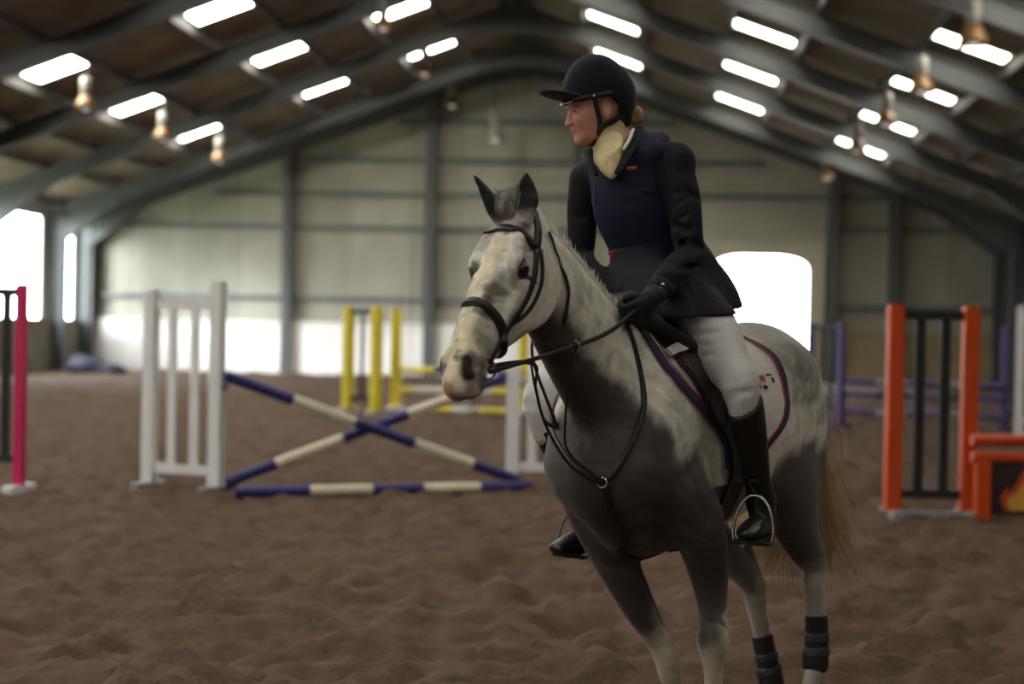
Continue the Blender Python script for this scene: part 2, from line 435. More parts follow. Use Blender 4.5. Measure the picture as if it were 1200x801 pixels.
# --- roof: sheets between purlins, rooflights glowing with daylight
roof = empty('ceiling', HALL, kind='structure')
purl_d = [.35, 1.9, 3.45, 5.0, 6.55, 8.1, 9.65, 11.2, 12.75, 14.6]
ang = math.atan(SL)
rows_l = {2: 3.0, 4: 6.2, 6: 9.35}
def corr(w_, l_, th=.02):
    vs = []; fs = []; n = max(4, int(l_ / .3) * 2)
    for i in range(n + 1):
        y = -l_ / 2 + l_ * i / n; dz = .03 if i % 2 else 0
        vs += [(-w_ / 2, y, dz), (w_ / 2, y, dz), (-w_ / 2, y, dz + th), (w_ / 2, y, dz + th)]
    for i in range(n):
        a = 4 * i; b = a + 4; fs += [(a, b, b + 1, a + 1), (a + 2, a + 3, b + 3, b + 2), (a, a + 2, b + 2, b), (a + 1, b + 1, b + 3, a + 3)]
    return vs, fs
mesh_cache = {}
def sheet(d0, d1, side, y0, y1, m, name='roof_sheet', dz=0.0):
    key = (round((d1 - d0), 2), round(y1 - y0, 2), m.name)
    if key not in mesh_cache:
        v, f = corr((d1 - d0) / math.cos(ang) + .03, y1 - y0 + .01); me = bpy.data.meshes.new(name); me.from_pydata(v, [], f); me.materials.append(m); mesh_cache[key] = me
    o = bpy.data.objects.new(name, mesh_cache[key]); COL.objects.link(o); o.parent = roof
    d = (d0 + d1) / 2; x = RIDGE + side * d
    o.matrix_local = Matrix.Translation((x, (y0 + y1) / 2, roofz(x) + dz)) @ Matrix.Rotation(side * ang, 4, 'Y')
    return o
DDS = {-1: [0.0, 1.9, 3.45, 5.0, 6.55, 8.7, 10.25, 11.5, 12.9, 15.3], 1: [0.0, 1.9, 3.45, 5.5, 7.05, 9.0, 10.6, 11.8, 13.0, 15.3]}
for side in (-1, 1):
    dd = DDS[side]
    for i in range(len(y_edges) - 1):
        y0, y1 = y_edges[i + 1], y_edges[i]
        for j in range(len(dd) - 1):
            lit = None
            for rd in ((3.0, 6.2, 9.4) if side < 0 else (3.1, 6.2, 9.8)):
                if dd[j] <= rd < dd[j + 1] and (y1 - y0) > 4: lit = rd
            if lit is None:
                h = (y0 + y1) / 2; sheet(dd[j], dd[j + 1], side, y0, h, M_sheet); sheet(dd[j], dd[j + 1], side, h, y1, M_sheet)
            else:
                yc = (y0 + y1) / 2 + .1 if side < 0 else y1 - .95; hp = .54 if side < 0 else .36; a, b = yc - hp, yc + hp; la, lb = dd[j], dd[j + 1]
                pa = la + .12; pb = lb - .12
                sheet(la, lb, side, y0, a, M_sheet); sheet(la, lb, side, b, y1, M_sheet)
                p = sheet(pa, pb, side, a, b, M_glow if side < 0 else M_glow2, 'rooflight_pane')
                sheet(la, pa, side, a, b, M_sheet); sheet(pb, lb, side, a, b, M_sheet)
for side in (-1, 1):
    for d in [.35] + DDS[side][1:-1] + [14.6]:
        x = RIDGE + side * d
        hbox('purlin', (x, 21.5, roofz(x) - .12), (.07, 61, .2), M_purl, kind='structure')
ridge = hbox('ridge_beam', (RIDGE, 21.5, RZ - .2), (.15, 61, .25), M_purl, kind='structure')
# --- portal frames
def ibeam(p0, p1, dep, wid, t=.03):
    p0, p1 = Vector(p0), Vector(p1); d = (p1 - p0); L = d.length; d.normalize()
    y = Vector((0, 1, 0)); z = d.cross(y); z = -z if z.z < 0 or (abs(z.z) < 1e-6 and z.x < 0) else z
    M = Matrix((( d.x, y.x, z.x, (p0.x + p1.x) / 2), (d.y, y.y, z.y, (p0.y + p1.y) / 2), (d.z, y.z, z.z, (p0.z + p1.z) / 2), (0, 0, 0, 1)))
    return MB().box((0, 0, 0), (L, t, dep), M).box((0, 0, dep / 2), (L, wid, t), M).box((0, 0, -dep / 2), (L, wid, t), M)
for y in frames:
    fr = empty('portal_frame', HALL @ Matrix.Translation((0, y, 0)), kind='structure')
    for side, xe in ((-1, HL_ + .35), (1, HR_ - .35)):
        dz = -.43
        ibeam((RIDGE, 0, RZ + dz), (xe, 0, roofz(xe) + dz), .40, .24).build('rafter', M_steel, fr)
        ibeam((xe, 0, 0), (xe, 0, roofz(xe) - .3), .42, .24).build('column', M_steel, fr)
        hx = xe - side * 2.2
        vs = [(xe, -.1, roofz(xe) - .6), (xe, .1, roofz(xe) - .6), (hx, -.1, roofz(hx) - .6), (hx, .1, roofz(hx) - .6), (xe, -.1, roofz(xe) - 1.4), (xe, .1, roofz(xe) - 1.4)]
        MB().add(vs, [(0, 2, 4), (1, 5, 3), (0, 1, 3, 2), (2, 3, 5, 4), (0, 4, 5, 1)]).build('haunch', M_steel, fr)
    vs = [(RIDGE - 1.6, -.1, RZ - .77 - .58), (RIDGE + 1.6, -.1, RZ - .77 - .58), (RIDGE, -.1, RZ - 1.15), (RIDGE, -.1, RZ - .75)]
    vs = [(RIDGE - 1.7, RZ - .62 - .61), (RIDGE, RZ - 1.0), (RIDGE + 1.7, RZ - .62 - .61), (RIDGE, RZ - .6)]
    v8 = [(a, -.1, b) for a, b in vs] + [(a, .1, b) for a, b in vs]
    MB().add(v8, [(0, 1, 2, 3), (7, 6, 5, 4), (0, 4, 5, 1), (1, 5, 6, 2), (2, 6, 7, 3), (3, 7, 4, 0)]).build('apex_plate', M_steel, fr)
# --- daylight portals in the real openings
def portal(c, sx, sz, rot):
    l = bpy.data.lights.new('daylight_portal', 'AREA'); l.shape = 'RECTANGLE'; l.size = sx; l.size_y = sz; l.cycles.is_portal = True
    o = bpy.data.objects.new('daylight_portal', l); COL.objects.link(o); o.matrix_world = HALL @ Matrix.Translation(c) @ rot
for i in (0, 1, 2):
    a, b = y_edges[i + 1], y_edges[i]
    portal((HL_ - .1, (a + b) / 2, 3.2), b - a, 3.2, Matrix.Rotation(R(-90), 4, 'Y') @ Matrix.Rotation(R(90), 4, 'Z'))
portal(((DX0 + DX1) / 2, FAR + .1, 2.1), 3.1, 4.1, Matrix.Rotation(R(-90), 4, 'X'))

# --- high-bay pendant lamps
M_lampw = mat('lamp_housing', srgb(128, 126, 120), .5, .05, 5)
M_amber = mat('amber_reflector', srgb(120, 88, 52), .45, .1, 5, metal=.2)
M_bulb = mat('lamp_glass', (.9, .9, .9), .3, emis=(1, .93, .85), estr=.45)
def lamp(M, label, dropto, on=True, shade=None):
    t = empty('pendant_lamp', M, label, 'lamp', 'high-bay lamps hung from the arena roof')
    MB().lathe([(.0, .62), (.11, .62), (.13, .55), (.13, .28), (.09, .22), (0, .22)], 16).build('housing', M_lampw, t, True)
    MB().lathe([(.09, .24), (.13, .2), (.22, .02), (.255, -.1), (.245, -.1), (.2, .02), (.1, .18), (0, .2)], 20).build('reflector', shade or M_amber, t, True)
    MB().lathe([(0, -.12), (.08, -.1), (.11, -.03), (.09, .06), (.03, .14), (0, .14)], 14).build('bulb', M_bulb, t, True)
    MB().tube([(0, 0, .6), (0, 0, dropto)], .012, 6).build('hanger', M_purl, t)
    return t
lamps = []
for (hx, ys) in ((5.0, (26.8, 32.0, 36.9, 42.2, 49.5)), (-12.9, (35.5, 41.2, 46.7)), (-6.6, (38.0, 44.8, 51.0))):
    for k, y in enumerate(ys): lamps.append((hx, y))
ORD = ['nearest', 'second nearest', 'third nearest', 'fourth nearest', 'farthest']
cnt = {}
for (hx, y) in lamps:
    nm = {5.0: 'right of the ridge', -12.9: 'low on the left roof slope', -6.6: 'just left of the ridge'}[hx]
    k = cnt.get(hx, 0); cnt[hx] = k + 1; tot = {5.0: 5, -12.9: 3, -6.6: 3}[hx]
    o_ = ORD[k] if (k < tot - 1) else 'farthest'
    z = roofz(hx) - 1.0
    lamp(HALL @ Matrix.Translation((hx, y, z)), 'amber high-bay lamp, %s of the row %s' % (o_, nm), .92)
q = HALLI @ P(580, 160, 50.5)
lamp(HALL @ Matrix.Translation(q) @ Matrix.Scale(1.35, 4), 'white shaded lamp hanging alone in front of the end wall, left of the rider', (roofz(q.x) - .1 - q.z) / 1.35, shade=M_lampw)
# tarpaulin heap in the far left corner
def heap():
    F = Field((-1.2, -.7, -.1), (1.2, .7, .8), .035)
    F.ell((-.3, 0, .1), (.65, .45, .38), .1); F.ell((.45, 0, .05), (.5, .38, .26), .15); F.ell((-.5, .1, .35), (.3, .25, .2), .1); F.plane((0, 0, .0), (0, 0, -1)); return F.surf(2)
v, f = heap(); g = G(112, 437); g2 = HALLI @ g; g2.x = max(g2.x, -17.3); g2.y = min(g2.y, 50.6); g2.z = .0
o = link('tarpaulin_heap', np_mesh('tarpaulin_heap', v, f), mat('navy_tarpaulin', srgb(30, 34, 52), .7, .2, 5, .4, 12)); o.matrix_world = HALL @ Matrix.Translation(g2)
tag(o, 'dark navy tarpaulin heap at the foot of the far left corner', 'tarpaulin')

# ================================================================== JUMPS
C_white = mat('white_paint', srgb(235, 236, 240), .45, .05, 8)
C_pink = mat('pink_paint', srgb(200, 40, 95), .45, .06, 8)
C_red = mat('red_paint', srgb(175, 40, 45), .45, .06, 8)
C_dark = mat('black_paint', srgb(38, 42, 46), .5, .08, 8)
C_yel = mat('yellow_paint', srgb(238, 220, 70), .45, .06, 8)
C_or = mat('orange_paint', srgb(214, 80, 28), .45, .06, 8)
C_pur = mat('lilac_paint', srgb(92, 76, 132), .5, .06, 8)
C_navy = mat('navy_paint', srgb(40, 40, 108), .45, .06, 8)
C_cream = mat('cream_paint', srgb(222, 216, 192), .5, .06, 8)
C_greyf = mat('grey_foot', srgb(150, 152, 158), .6, .08, 6)
def stand(gl, gr, H, mp, ms, label, group=None, nsl=2, cup=True, foot=None, h2=None, pw=.11, rails=(.2, .12), name='jump_stand', mr=None):
    """a wing stand between two ground points; posts, two rails, upright slats, two feet"""
    c = (gl + gr) / 2; d = gr - gl; W = d.length; a = math.atan2(d.y, d.x)
    t = empty(name, Matrix.Translation((c.x, c.y, 0)) @ Matrix.Rotation(a, 4, 'Z'), label, 'jump stand', group)
    h2 = h2 or H
    for x, hh in ((-W / 2, h2), (W / 2, H)):
        b = MB().box((x, 0, hh / 2 + .03), (pw, pw * .8, hh - .06), bev=.012).box((x, 0, hh + .005), (pw * .8, pw * .6, .02)); b.build('post', mp, t)
        MB().box((x, 0, .035), (.09, .44, .07), bev=.01).build('foot', foot or C_greyf, t)
    MB().box((0, 0, min(H, h2) - rails[1]), (W - pw, .05, .075), bev=.01).build('top_rail', mr or ms, t)
    MB().box((0, 0, rails[0]), (W - pw, .05, .075), bev=.01).build('bottom_rail', mr or ms, t)
    for k in range(nsl):
        x = -W / 2 + W * (k + 1) / (nsl + 1)
        MB().box((x, 0, (min(H, h2) - rails[1] + rails[0]) / 2), (.085 if W > .5 else .06, .035, min(H, h2) - rails[1] - rails[0] - .075), bev=.008).build('slat', ms, t)
    return t
def pole(p0, p1, cols, label, group=None, r=.05, ends=None):
    p0, p1 = Vector(p0), Vector(p1); d = p1 - p0; L = d.length
    M = d.to_track_quat('X', 'Z').to_matrix().to_4x4(); M.translation = p0
    t = empty('jump_pole', M, label, 'pole', group); x = 0; nn = {C_navy: 'blue', C_cream: 'cream', C_yel: 'yellow', C_or: 'orange', C_pur: 'lilac', C_white: 'white', C_dark: 'black'}
    n = len(cols); ws = ends or [1] * n; tot = sum(ws)
    for k, c in enumerate(cols):
        l = L * ws[k] / tot
        MB().tube([(x, 0, 0), (x + .004, 0, 0), (x + l, 0, 0)], [r, r, r], 14).build('painted_section', c, t, False)
        x += l
    return t
def cup(p, rot, label, m=None):
    pass
# --- white stands with the crossed blue poles
WL, WR_ = G(174, 573), G(252, 578)
stand(WL, WR_, 1.88, C_white, C_white, 'tall white wooden jump stand left of the crossed blue and cream poles', 'white jump stands', h2=1.80, pw=.125)
RL, RR_ = G(600, 571), G(668, 573)
stand(RL, RR_, 1.85, C_white, C_white, 'white jump stand behind the horse\'s neck and the rider\'s right knee', 'white jump stands', h2=1.15, pw=.125)
def at_x(px, py, A, B):
    """point on the vertical plane through ground points A, B seen at a pixel"""
    d = P(px, py, 1.0) - EYE; n = (B - A).cross(Vector((0, 0, 1))).normalized()
    return EYE + d * ((A - EYE).dot(n) / d.dot(n))
off = (RL - WR_).cross(Vector((0, 0, 1))).normalized() * .1
e = off * .62
pole(at_x(263, 440, WR_, RL) + e, at_x(603, 571, WR_, RL) + e + Vector((0, 0, .08)), [C_navy, C_cream, C_navy, C_cream, C_navy], 'blue and cream striped pole sloping from upper left to lower right, in front', 'crossed poles', ends=[1.05, 1, 1, 1, .8])
pole(at_x(266, 566, WR_, RL) - e, at_x(606, 438, WR_, RL) - e, [C_navy, C_cream, C_navy, C_cream, C_navy], 'blue and cream striped pole sloping from lower left to upper right, behind', 'crossed poles', ends=[.8, 1.1, 1.1, 1.1, .8])
e2 = off * 2.0
a_, b_ = G(276, 583), G(622, 576)
pole(a_ + Vector((0, 0, .05)), b_ + Vector((0, 0, .05)), [C_navy, C_cream, C_navy, C_cream, C_navy], 'blue and cream striped ground pole lying under the crossed poles', 'crossed poles', ends=[1.15, 1.0, .85, .95, .9])
for (px, py) in ((262, 446), (606, 444)):
    q = at_x(px, py, WR_, RL); t = MB().box((0, 0, -.03), (.1, .12, .02)).box((-.045, 0, 0), (.015, .12, .08)).box((.045, 0, 0), (.015, .12, .05)).build('pole_cup', C_dark)
    t.location = q - Vector((0, 0, .03)); tag(t, 'dark metal pole cup on the %s white stand holding the raised pole end' % ('left' if px < 400 else 'right'), 'pole cup')
# --- pink stand at the left edge
stand(G(-46, 574), G(22, 577), 1.82, C_pink, C_dark, 'pink jump stand with black slats cut by the left edge', foot=C_white, pw=.1, rails=(.3, .06), nsl=3)
pole(G(-60, 577) + Vector((0, -.2, .05)), G(-5, 577) + Vector((0, -.2, .05)), [C_white], 'short white ground pole at the foot of the pink stand')
# --- yellow stands and poles
yl, ym, yn = G(407, 482), G(440, 485), G(463, 481)
stand(yl, ym, 1.86, C_yel, C_dark, 'yellow jump stand with dark slats, leftmost of the yellow jump', 'yellow jump stands', foot=C_white, nsl=1, pw=.19, rails=(.25, .06))
stand(yn, G(488, 482), 1.84, C_yel, C_greyf, 'narrow yellow and grey jump stand beside the dark slatted yellow one', 'yellow jump stands', foot=C_white, nsl=0, pw=.19, h2=1.84, rails=(.25, .06)) if False else None
yr1, yr2 = G(612, 486), G(640, 487)
stand(yr1, yr2, 1.5, C_yel, C_white, 'yellow jump stand with white slats behind the horse\'s throat', 'yellow jump stands', foot=C_white, nsl=1, pw=.17, rails=(.25, .06))
# single yellow upright of the second stand
c = (yn); t = empty('jump_stand', Matrix.Translation((c.x, c.y, 0)), 'single yellow upright post beside the dark slatted yellow stand', 'jump stand', 'yellow jump stands')
MB().box((0, 0, .96), (.2, .12, 1.84), bev=.015).build('post', C_yel, t); MB().box((0, 0, .04), (.3, .6, .08), bev=.015).build('foot', C_white, t)
off = Vector((0, -.12, 0))
pole(at_x(468, 433, yn, yr1) + off, at_x(612, 434, yn, yr1) + off, [C_yel, C_navy, C_yel, C_navy, C_yel], 'yellow and blue pole, upper one of the far yellow jump', 'poles of the yellow jump', ends=[1.2, .3, 1, 1, .6], r=.055)
pole(at_x(468, 456, yn, yr1) + off, at_x(612, 458, yn, yr1) + off, [C_yel, C_white, C_yel, C_white, C_yel], 'yellow and white pole, middle one of the far yellow jump', 'poles of the yellow jump', ends=[.5, 1.2, .6, 1, 1], r=.055)
pole(at_x(500, 478, yn, yr1) + off * 2, at_x(625, 482, yn, yr1) + off * 2, [C_yel, C_white, C_yel, C_white], 'yellow and white pole, lowest one of the far yellow jump', 'poles of the yellow jump', r=.055)
# --- orange stand, poles and flame filler
ol, orr = G(1045, 606), G(1133, 607)
stand(ol, orr, 1.77, C_or, C_dark, 'tall orange jump stand with two black slats right of the horse', pw=.135, nsl=2, rails=(.2, .07), foot=C_greyf)
o = MB().box((0, 0, 0), ((orr - ol).length, .05, .05)).build('base_bar', C_greyf); o.parent = bpy.data.objects['jump_stand.005'] if 'jump_stand.005' in bpy.data.objects else None
tg = [x for x in bpy.data.objects if x.get('label', '').startswith('tall orange')][0]; o.parent = tg; o.location = (0, 0, .03)
def at_d(px, py, z): return P(px, py, z)
dz = (ol - EYE).dot(CAM_M.to_3x3() @ Vector((0, 0, -1)))
op0, op1 = P(1139, 515, dz - .15), P(1400, 518, dz + .1)
pole(op0, op1, [C_or], 'orange pole, upper of the two beside the orange stand', 'orange poles', r=.050)
pole(P(1139, 535, dz - .15), P(1400, 539, dz + .1), [C_or], 'orange pole, lower of the two beside the orange stand', 'orange poles', r=.050)
ft = empty('flame_filler', Matrix.Translation(G(1150, 610)), 'black jump filler with a yellow flame on its panel under the orange poles', 'jump filler')
MB().box((.0, 0, .26), (.13, .12, .5), bev=.012).build('post', C_or, ft)
MB().box((1.0, .02, .27), (1.85, .05, .44)).build('panel', mat('filler_panel', srgb(52, 34, 40), .6, .2, 6), ft)
MB().box((2.0, 0, .26), (.13, .12, .5), bev=.012).build('post', C_or, ft)
M_flame = mat('flame_paint', srgb(225, 170, 70), .6); M_flame2 = mat('flame_paint_red', srgb(200, 80, 35), .6)
for k, x in enumerate((.34, .98, 1.62)):
    for (s, m, dy) in ((1.0, M_flame2, -.012), (.72, M_flame, -.02)):
        out = [(-.15, 0), (-.19, .1), (-.13, .2), (-.12, .13), (-.05, .24), (.02, .37), (.03, .24), (.09, .17), (.1, .25), (.16, .12), (.17, .04), (.12, 0)]
        vs = [(x + a * s, dy, .09 + b * s) for a, b in out]; nn = len(vs); vs += [(a, 0.0, b) for a, _, b in vs]
        MB().add(vs, [tuple(range(nn)), tuple(range(2 * nn - 1, nn - 1, -1))] + [(i, i + nn, (i + 1) % nn + nn, (i + 1) % nn) for i in range(nn)]).build('painted_flame', m, ft)
# --- lilac jump
stand(G(949, 497), G(984, 500), 1.72, C_pur, C_dark, 'lilac jump stand with black slats between the horse and the orange stand', 'lilac jump stands', pw=.13, nsl=2, rails=(.3, .05), foot=C_pur)
pl, pr_ = G(984, 500), G(1176, 506)
stand(pr_, G(1214, 508), 1.72, C_pur, C_dark, 'lilac jump stand at the far right, beyond the orange poles', 'lilac jump stands', pw=.13, nsl=2, rails=(.3, .05), foot=C_pur)
for k, (y0, y1, nm) in enumerate(((446, 452, 'top'), (461, 467, 'middle'), (482, 488, 'bottom'))):
    pole(at_x(988, y0, pl, pr_) - Vector((0, .1, 0)), at_x(1174, y1, pl, pr_) - Vector((0, .1, 0)), [C_pur, C_dark, C_pur, C_dark, C_pur] if k == 1 else [C_pur, C_greyf, C_pur, C_greyf, C_pur], 'lilac striped pole, %s one of the lilac jump' % nm, 'poles of the lilac jump')
# white stand at the right edge
stand(G(1194, 520), G(1240, 522), 2.0, C_white, C_white, 'white jump stand cut by the right edge of the picture', 'white jump stands', pw=.12, rails=(.35, .12))

# ================================================================== THE HORSE  (local: x forward, y its left, z up; origin under the withers)
HW = Vector((.49, 5.65, 0)); HANG = math.atan2(-math.cos(R(32)), -math.sin(R(32)))
HM = Matrix.Translation(HW) @ Matrix.Rotation(HANG, 4, 'Z'); HMI = HM.inverted()
def L(px, py, d): return np.array(HMI @ P(px, py, d))
def hray(bvh, px, py):
    """where the sight line through a pixel meets the skin (local point, normal)"""
    o = HMI @ EYE; d = (HMI.to_3x3() @ (P(px, py, 1) - EYE)).normalized()
    h = bvh.ray_cast(o, d)
    return (h[0], h[1]) if h[0] is not None else (None, None)
# head frame
hh = R(40); hd = HMI.to_3x3() @ Vector((-math.sin(hh), -math.cos(hh), 0)); hd.normalize()
ROLL = 0.0
pit = R(59)
HA = (hd * math.cos(pit) + Vector((0, 0, -math.sin(pit)))).normalized()      # poll -> muzzle
HN = (hd * math.sin(pit) + Vector((0, 0, math.cos(pit)))).normalized()       # out of the face
HS = HN.cross(HA).normalized()                                               # towards its left
POLL = Vector(L(604, 250, 4.86))
if HS.y < 0: HS = -HS
rl = R(4); HS, HN = (HS * math.cos(rl) + HN * math.sin(rl)), (HN * math.cos(rl) - HS * math.sin(rl))
def H(a, n, s): return np.array(POLL + HA * (a * .95) + HN * n + HS * s)
HEADAX = (np.array(HA), np.array(HN), np.array(HS))

B = Field((-1.45, -.42, -.01), (1.30, .42, 2.08), .0065)
UPX = (0, 0, 1)
# trunk
B.chain([((.42, 0, 1.10), .08, .14), ((.33, 0, 1.09), .135, .26), ((.15, 0, 1.11), .195, .375), ((-.05, 0, 1.135), .235, .40), ((-.28, 0, 1.14), .28, .375), ((-.5, 0, 1.165), .30, .35),
         ((-.7, 0, 1.22), .285, .325), ((-.88, 0, 1.27), .255, .285), ((-1.04, 0, 1.26), .19, .235), ((-1.13, 0, 1.22), .10, .15)], k=.05)
B.chain([((.12, 0, 1.43), .05, .10), ((-.08, 0, 1.43), .06, .13), ((-.25, 0, 1.4), .07, .12)], k=.14)      # withers
for s in (-1, 1):
    B.chain([((.0, s * .12, 1.40), .06, .10), ((.19, s * .155, 1.22), .075, .15), ((.29, s * .150, 1.04), .078, .12)], up=(1, 0, 0), k=.09)   # shoulder blade
    B.ell((.35, s * .085, 1.05), (.10, .08, .13), .08)                                                         # breast
    B.chain([((-.80, s * .14, 1.30), .14, .19), ((-.88, s * .165, 1.08), .125, .19), ((-.79, s * .19, .92), .09, .15)], up=(1, 0, 0), k=.09)   # thigh
    B.ell((-.67, s * .215, .95), (.10, .075, .14), .09)                                                       # stifle
    B.ell((-.66, s * .20, 1.40), (.10, .07, .07), .12)                                                        # hip point
# neck
nk0 = np.array((.10, 0, 1.36)); pl_ = np.array(POLL)
B.chain([((.08, 0, 1.29), .15, .25), ((.24, 0, 1.315), .135, .235), ((.42, 0, 1.41), .105, .20), ((.60, 0, 1.53), .085, .165), ((.76, 0, 1.655), .070, .135), (H(.06, -.10, 0), .06, .10)], up=UPX, k=.06)
B.chain([((-.05, 0, 1.46), .04, .06), ((.2, 0, 1.485), .032, .045), ((.36, 0, 1.53), .028, .045), ((.5, 0, 1.635), .025, .045), ((.66, 0, 1.725), .025, .045), ((.80, 0, 1.785), .026, .04), (H(-.02, -.03, 0), .03, .03)], k=.06)   # crest
# head
hst = [(.00, -.045, .052, .062), (.07, -.07, .078, .10), (.16, -.098, .088, .128), (.25, -.103, .078, .125), (.34, -.082, .061, .10), (.43, -.062, .051, .078), (.51, -.052, .050, .064), (.57, -.052, .050, .056), (.60, -.055, .042, .044)]
B.chain([(H(a, n, 0), s_, n_) for a, n, s_, n_ in hst], up=tuple(HN), k=.03)
for s in (-1, 1):
    B.ell(H(.19, -.145, s * .052), (.125, .095, .036), .03, axes=HEADAX)          # cheek
    B.chain([(H(.10, .005, s * .062), .022, .022), (H(.175, -.004, s * .083), .026, .022), (H(.235, -.03, s * .075), .016, .014)], k=.03)   # brow
    B.chain([(H(.23, -.065, s * .08), .012, .012), (H(.36, -.07, s * .058), .008, .008)], k=.02)                 # facial crest
    B.chain([(H(.25, .012, s * .028), .016, .014), (H(.42, .004, s * .024), .014, .012), (H(.52, -.004, s * .026), .014, .012)], k=.03)    # nasal bone
    B.ell(H(.525, -.030, s * .046), (.050, .038, .029), .02, axes=HEADAX)         # nostril wing
B.ell(H(.60, -.055, 0), (.026, .036, .036), .025, axes=HEADAX)                      # upper lip
B.ell(H(.572, -.112, 0), (.034, .022, .032), .02, axes=HEADAX)                   # lower lip and chin
B.ell(H(.535, -.118, 0), (.03, .018, .026), .02, axes=HEADAX)
for s in (-1, 1):
    B.ell(H(.190, -.030, s * .104), (.030, .021, .018), .014, 'sub', axes=HEADAX)  # eye socket
    B.chain([(H(.505, .006, s * .056), .012, .011), (H(.525, -.008, s * .068), .020, .018), (H(.550, -.026, s * .070), .021, .018)], k=.008, mode='sub')       # nostril
    B.chain([(H(.63, -.088, s * .01), .008, .006), (H(.595, -.092, s * .04), .008, .006), (H(.55, -.098, s * .052), .007, .005), (H(.515, -.098, s * .052), .004, .003)], k=.006, mode='sub')   # mouth line
    B.ell(H(.12, -.03, s * .098), (.04, .022, .014), .02, 'sub', axes=HEADAX)     # hollow above the eye
# ears
def ear(base, tip, face, wmax=.042):
    base, tip, face = np.array(base), np.array(tip), np.array(face, float)
    d = tip - base; 
    st = [(base - d * .12, .026, .02), (base + d * .12, .032, .024), (base + d * .35, wmax, .024), (base + d * .6, wmax * .82, .018), (base + d * .82, wmax * .5, .012), (tip, .007, .006)]
    B.chain(st, up=tuple(face), k=.02)
    f = face / np.linalg.norm(face)
    B.chain([(base + d * .12 + f * .026, .012, .018), (base + d * .4 + f * .024, wmax * .66, .02), (base + d * .7 + f * .018, wmax * .45, .016), (base + d * .88 + f * .014, .007, .010)], up=tuple(face), k=.006, mode='sub')
EL = (H(.02, .012, .058), L(617, 203, 4.80)); ER = (H(.015, .015, -.052), L(556, 206, 4.80))
toCam = np.array(HMI @ EYE) - np.array(POLL); toCam /= np.linalg.norm(toCam)
ear(EL[0], EL[1], toCam * .9 + np.array(HS) * .25)
ear(ER[0], ER[1], np.array(hd) * .55 - np.array(HS) * .8, .032)
# legs: joints placed in 3-D
def leg(j, k=.05, up=(1, 0, 0), m=5): B.chain(j, up=up, k=k, m=m)
LF = [((.14, .165, 1.00), .095, .14), ((.05, .205, .87), .088, .12), ((-.01, .225, .70), .064, .085), ((-.035, .235, .54), .046, .054), ((-.035, .235, .455), .056, .058), ((-.04, .235, .40), .041, .045), ((-.045, .235, .33), .031, .037), ((-.055, .235, .20), .029, .036), ((-.06, .235, .135), .037, .042), ((-.035, .235, .085), .031, .034), ((-.01, .235, .05), .038, .042)]
leg(LF)
k2 = L(782, 772, 5.72); 
RF = [((.18, -.14, 1.02), .09, .13), ((.12, -.15, .88), .085, .115), (tuple(np.array((.12, -.15, .88)) * .5 + k2 * .5 + np.array((.02, 0, 0))), .062, .078), (tuple(np.array((.12, -.15, .88)) * .15 + k2 * .85), .044, .05), (tuple(k2), .046, .05), (tuple(k2 + (-.02, .0, -.06)), .037, .041), (tuple(k2 + (-.07, .0, -.12)), .029, .034), (tuple(k2 + (-.16, .0, -.21)), .027, .032), (tuple(k2 + (-.19, .0, -.26)), .034, .038), (tuple(k2 + (-.17, .0, -.32)), .028, .03), (tuple(k2 + (-.15, 0, -.35)), .034, .036)]
leg(RF)
kL = L(953, 668, 6.36)
LH = [((-.74, .20, .98), .10, .17), ((-.80, .205, .84), .09, .14), (tuple(np.array((-.80, .205, .84)) * .4 + kL * .6), .062, .088), (tuple(kL + (-.01, 0, .03)), .047, .066), (tuple(kL + (0, 0, -.04)), .044, .056), (tuple(kL + (.0, .01, -.12)), .036, .046), (tuple(kL + (.0, .02, -.24)), .033, .041), (tuple(kL + (.01, .02, -.36)), .042, .047), (tuple(kL + (.05, .02, -.43)), .033, .036), (tuple(kL + (.08, .02, -.50)), .040, .044)]
leg(LH)
B.chain([(tuple(kL + (-.02, 0, .20)), .02, .02), (tuple(kL + (-.045, 0, .045)), .022, .022), (tuple(kL + (-.03, 0, -.03)), .02, .02)], k=.03)
kR = L(882, 690, 6.50); kR2 = L(904, 800, 6.50)
dR = (kR2 - kR)
RH = [((-.70, -.20, .98), .10, .16), ((-.74, -.195, .84), .08, .13), (tuple(np.array((-.76, -.19, .82)) * .42 + kR * .58), .058, .078), (tuple(kR - dR * .08), .044, .06), (tuple(kR + dR * .12), .040, .052), (tuple(kR + dR * .32), .034, .043), (tuple(kR + dR * .65), .031, .039), (tuple(kR + dR * 1.0), .040, .045), (tuple(kR + dR * 1.0 + np.array((.04, 0, -.06))), .031, .034)]
zf = kR + dR + np.array((.07, 0, -.10)); RH.append((tuple(zf), .038, .042))
leg(RH)
B.chain([(tuple(kR - dR * .45 + np.array((-.03, 0, 0))), .02, .02), (tuple(kR - dR * .06 + np.array((-.05, 0, 0))), .024, .024), (tuple(kR + dR * .15 + np.array((-.03, 0, 0))), .02, .02)], k=.03)
HV, HF = B.surf(3); del B
HB = bvh_of(HV, HF)

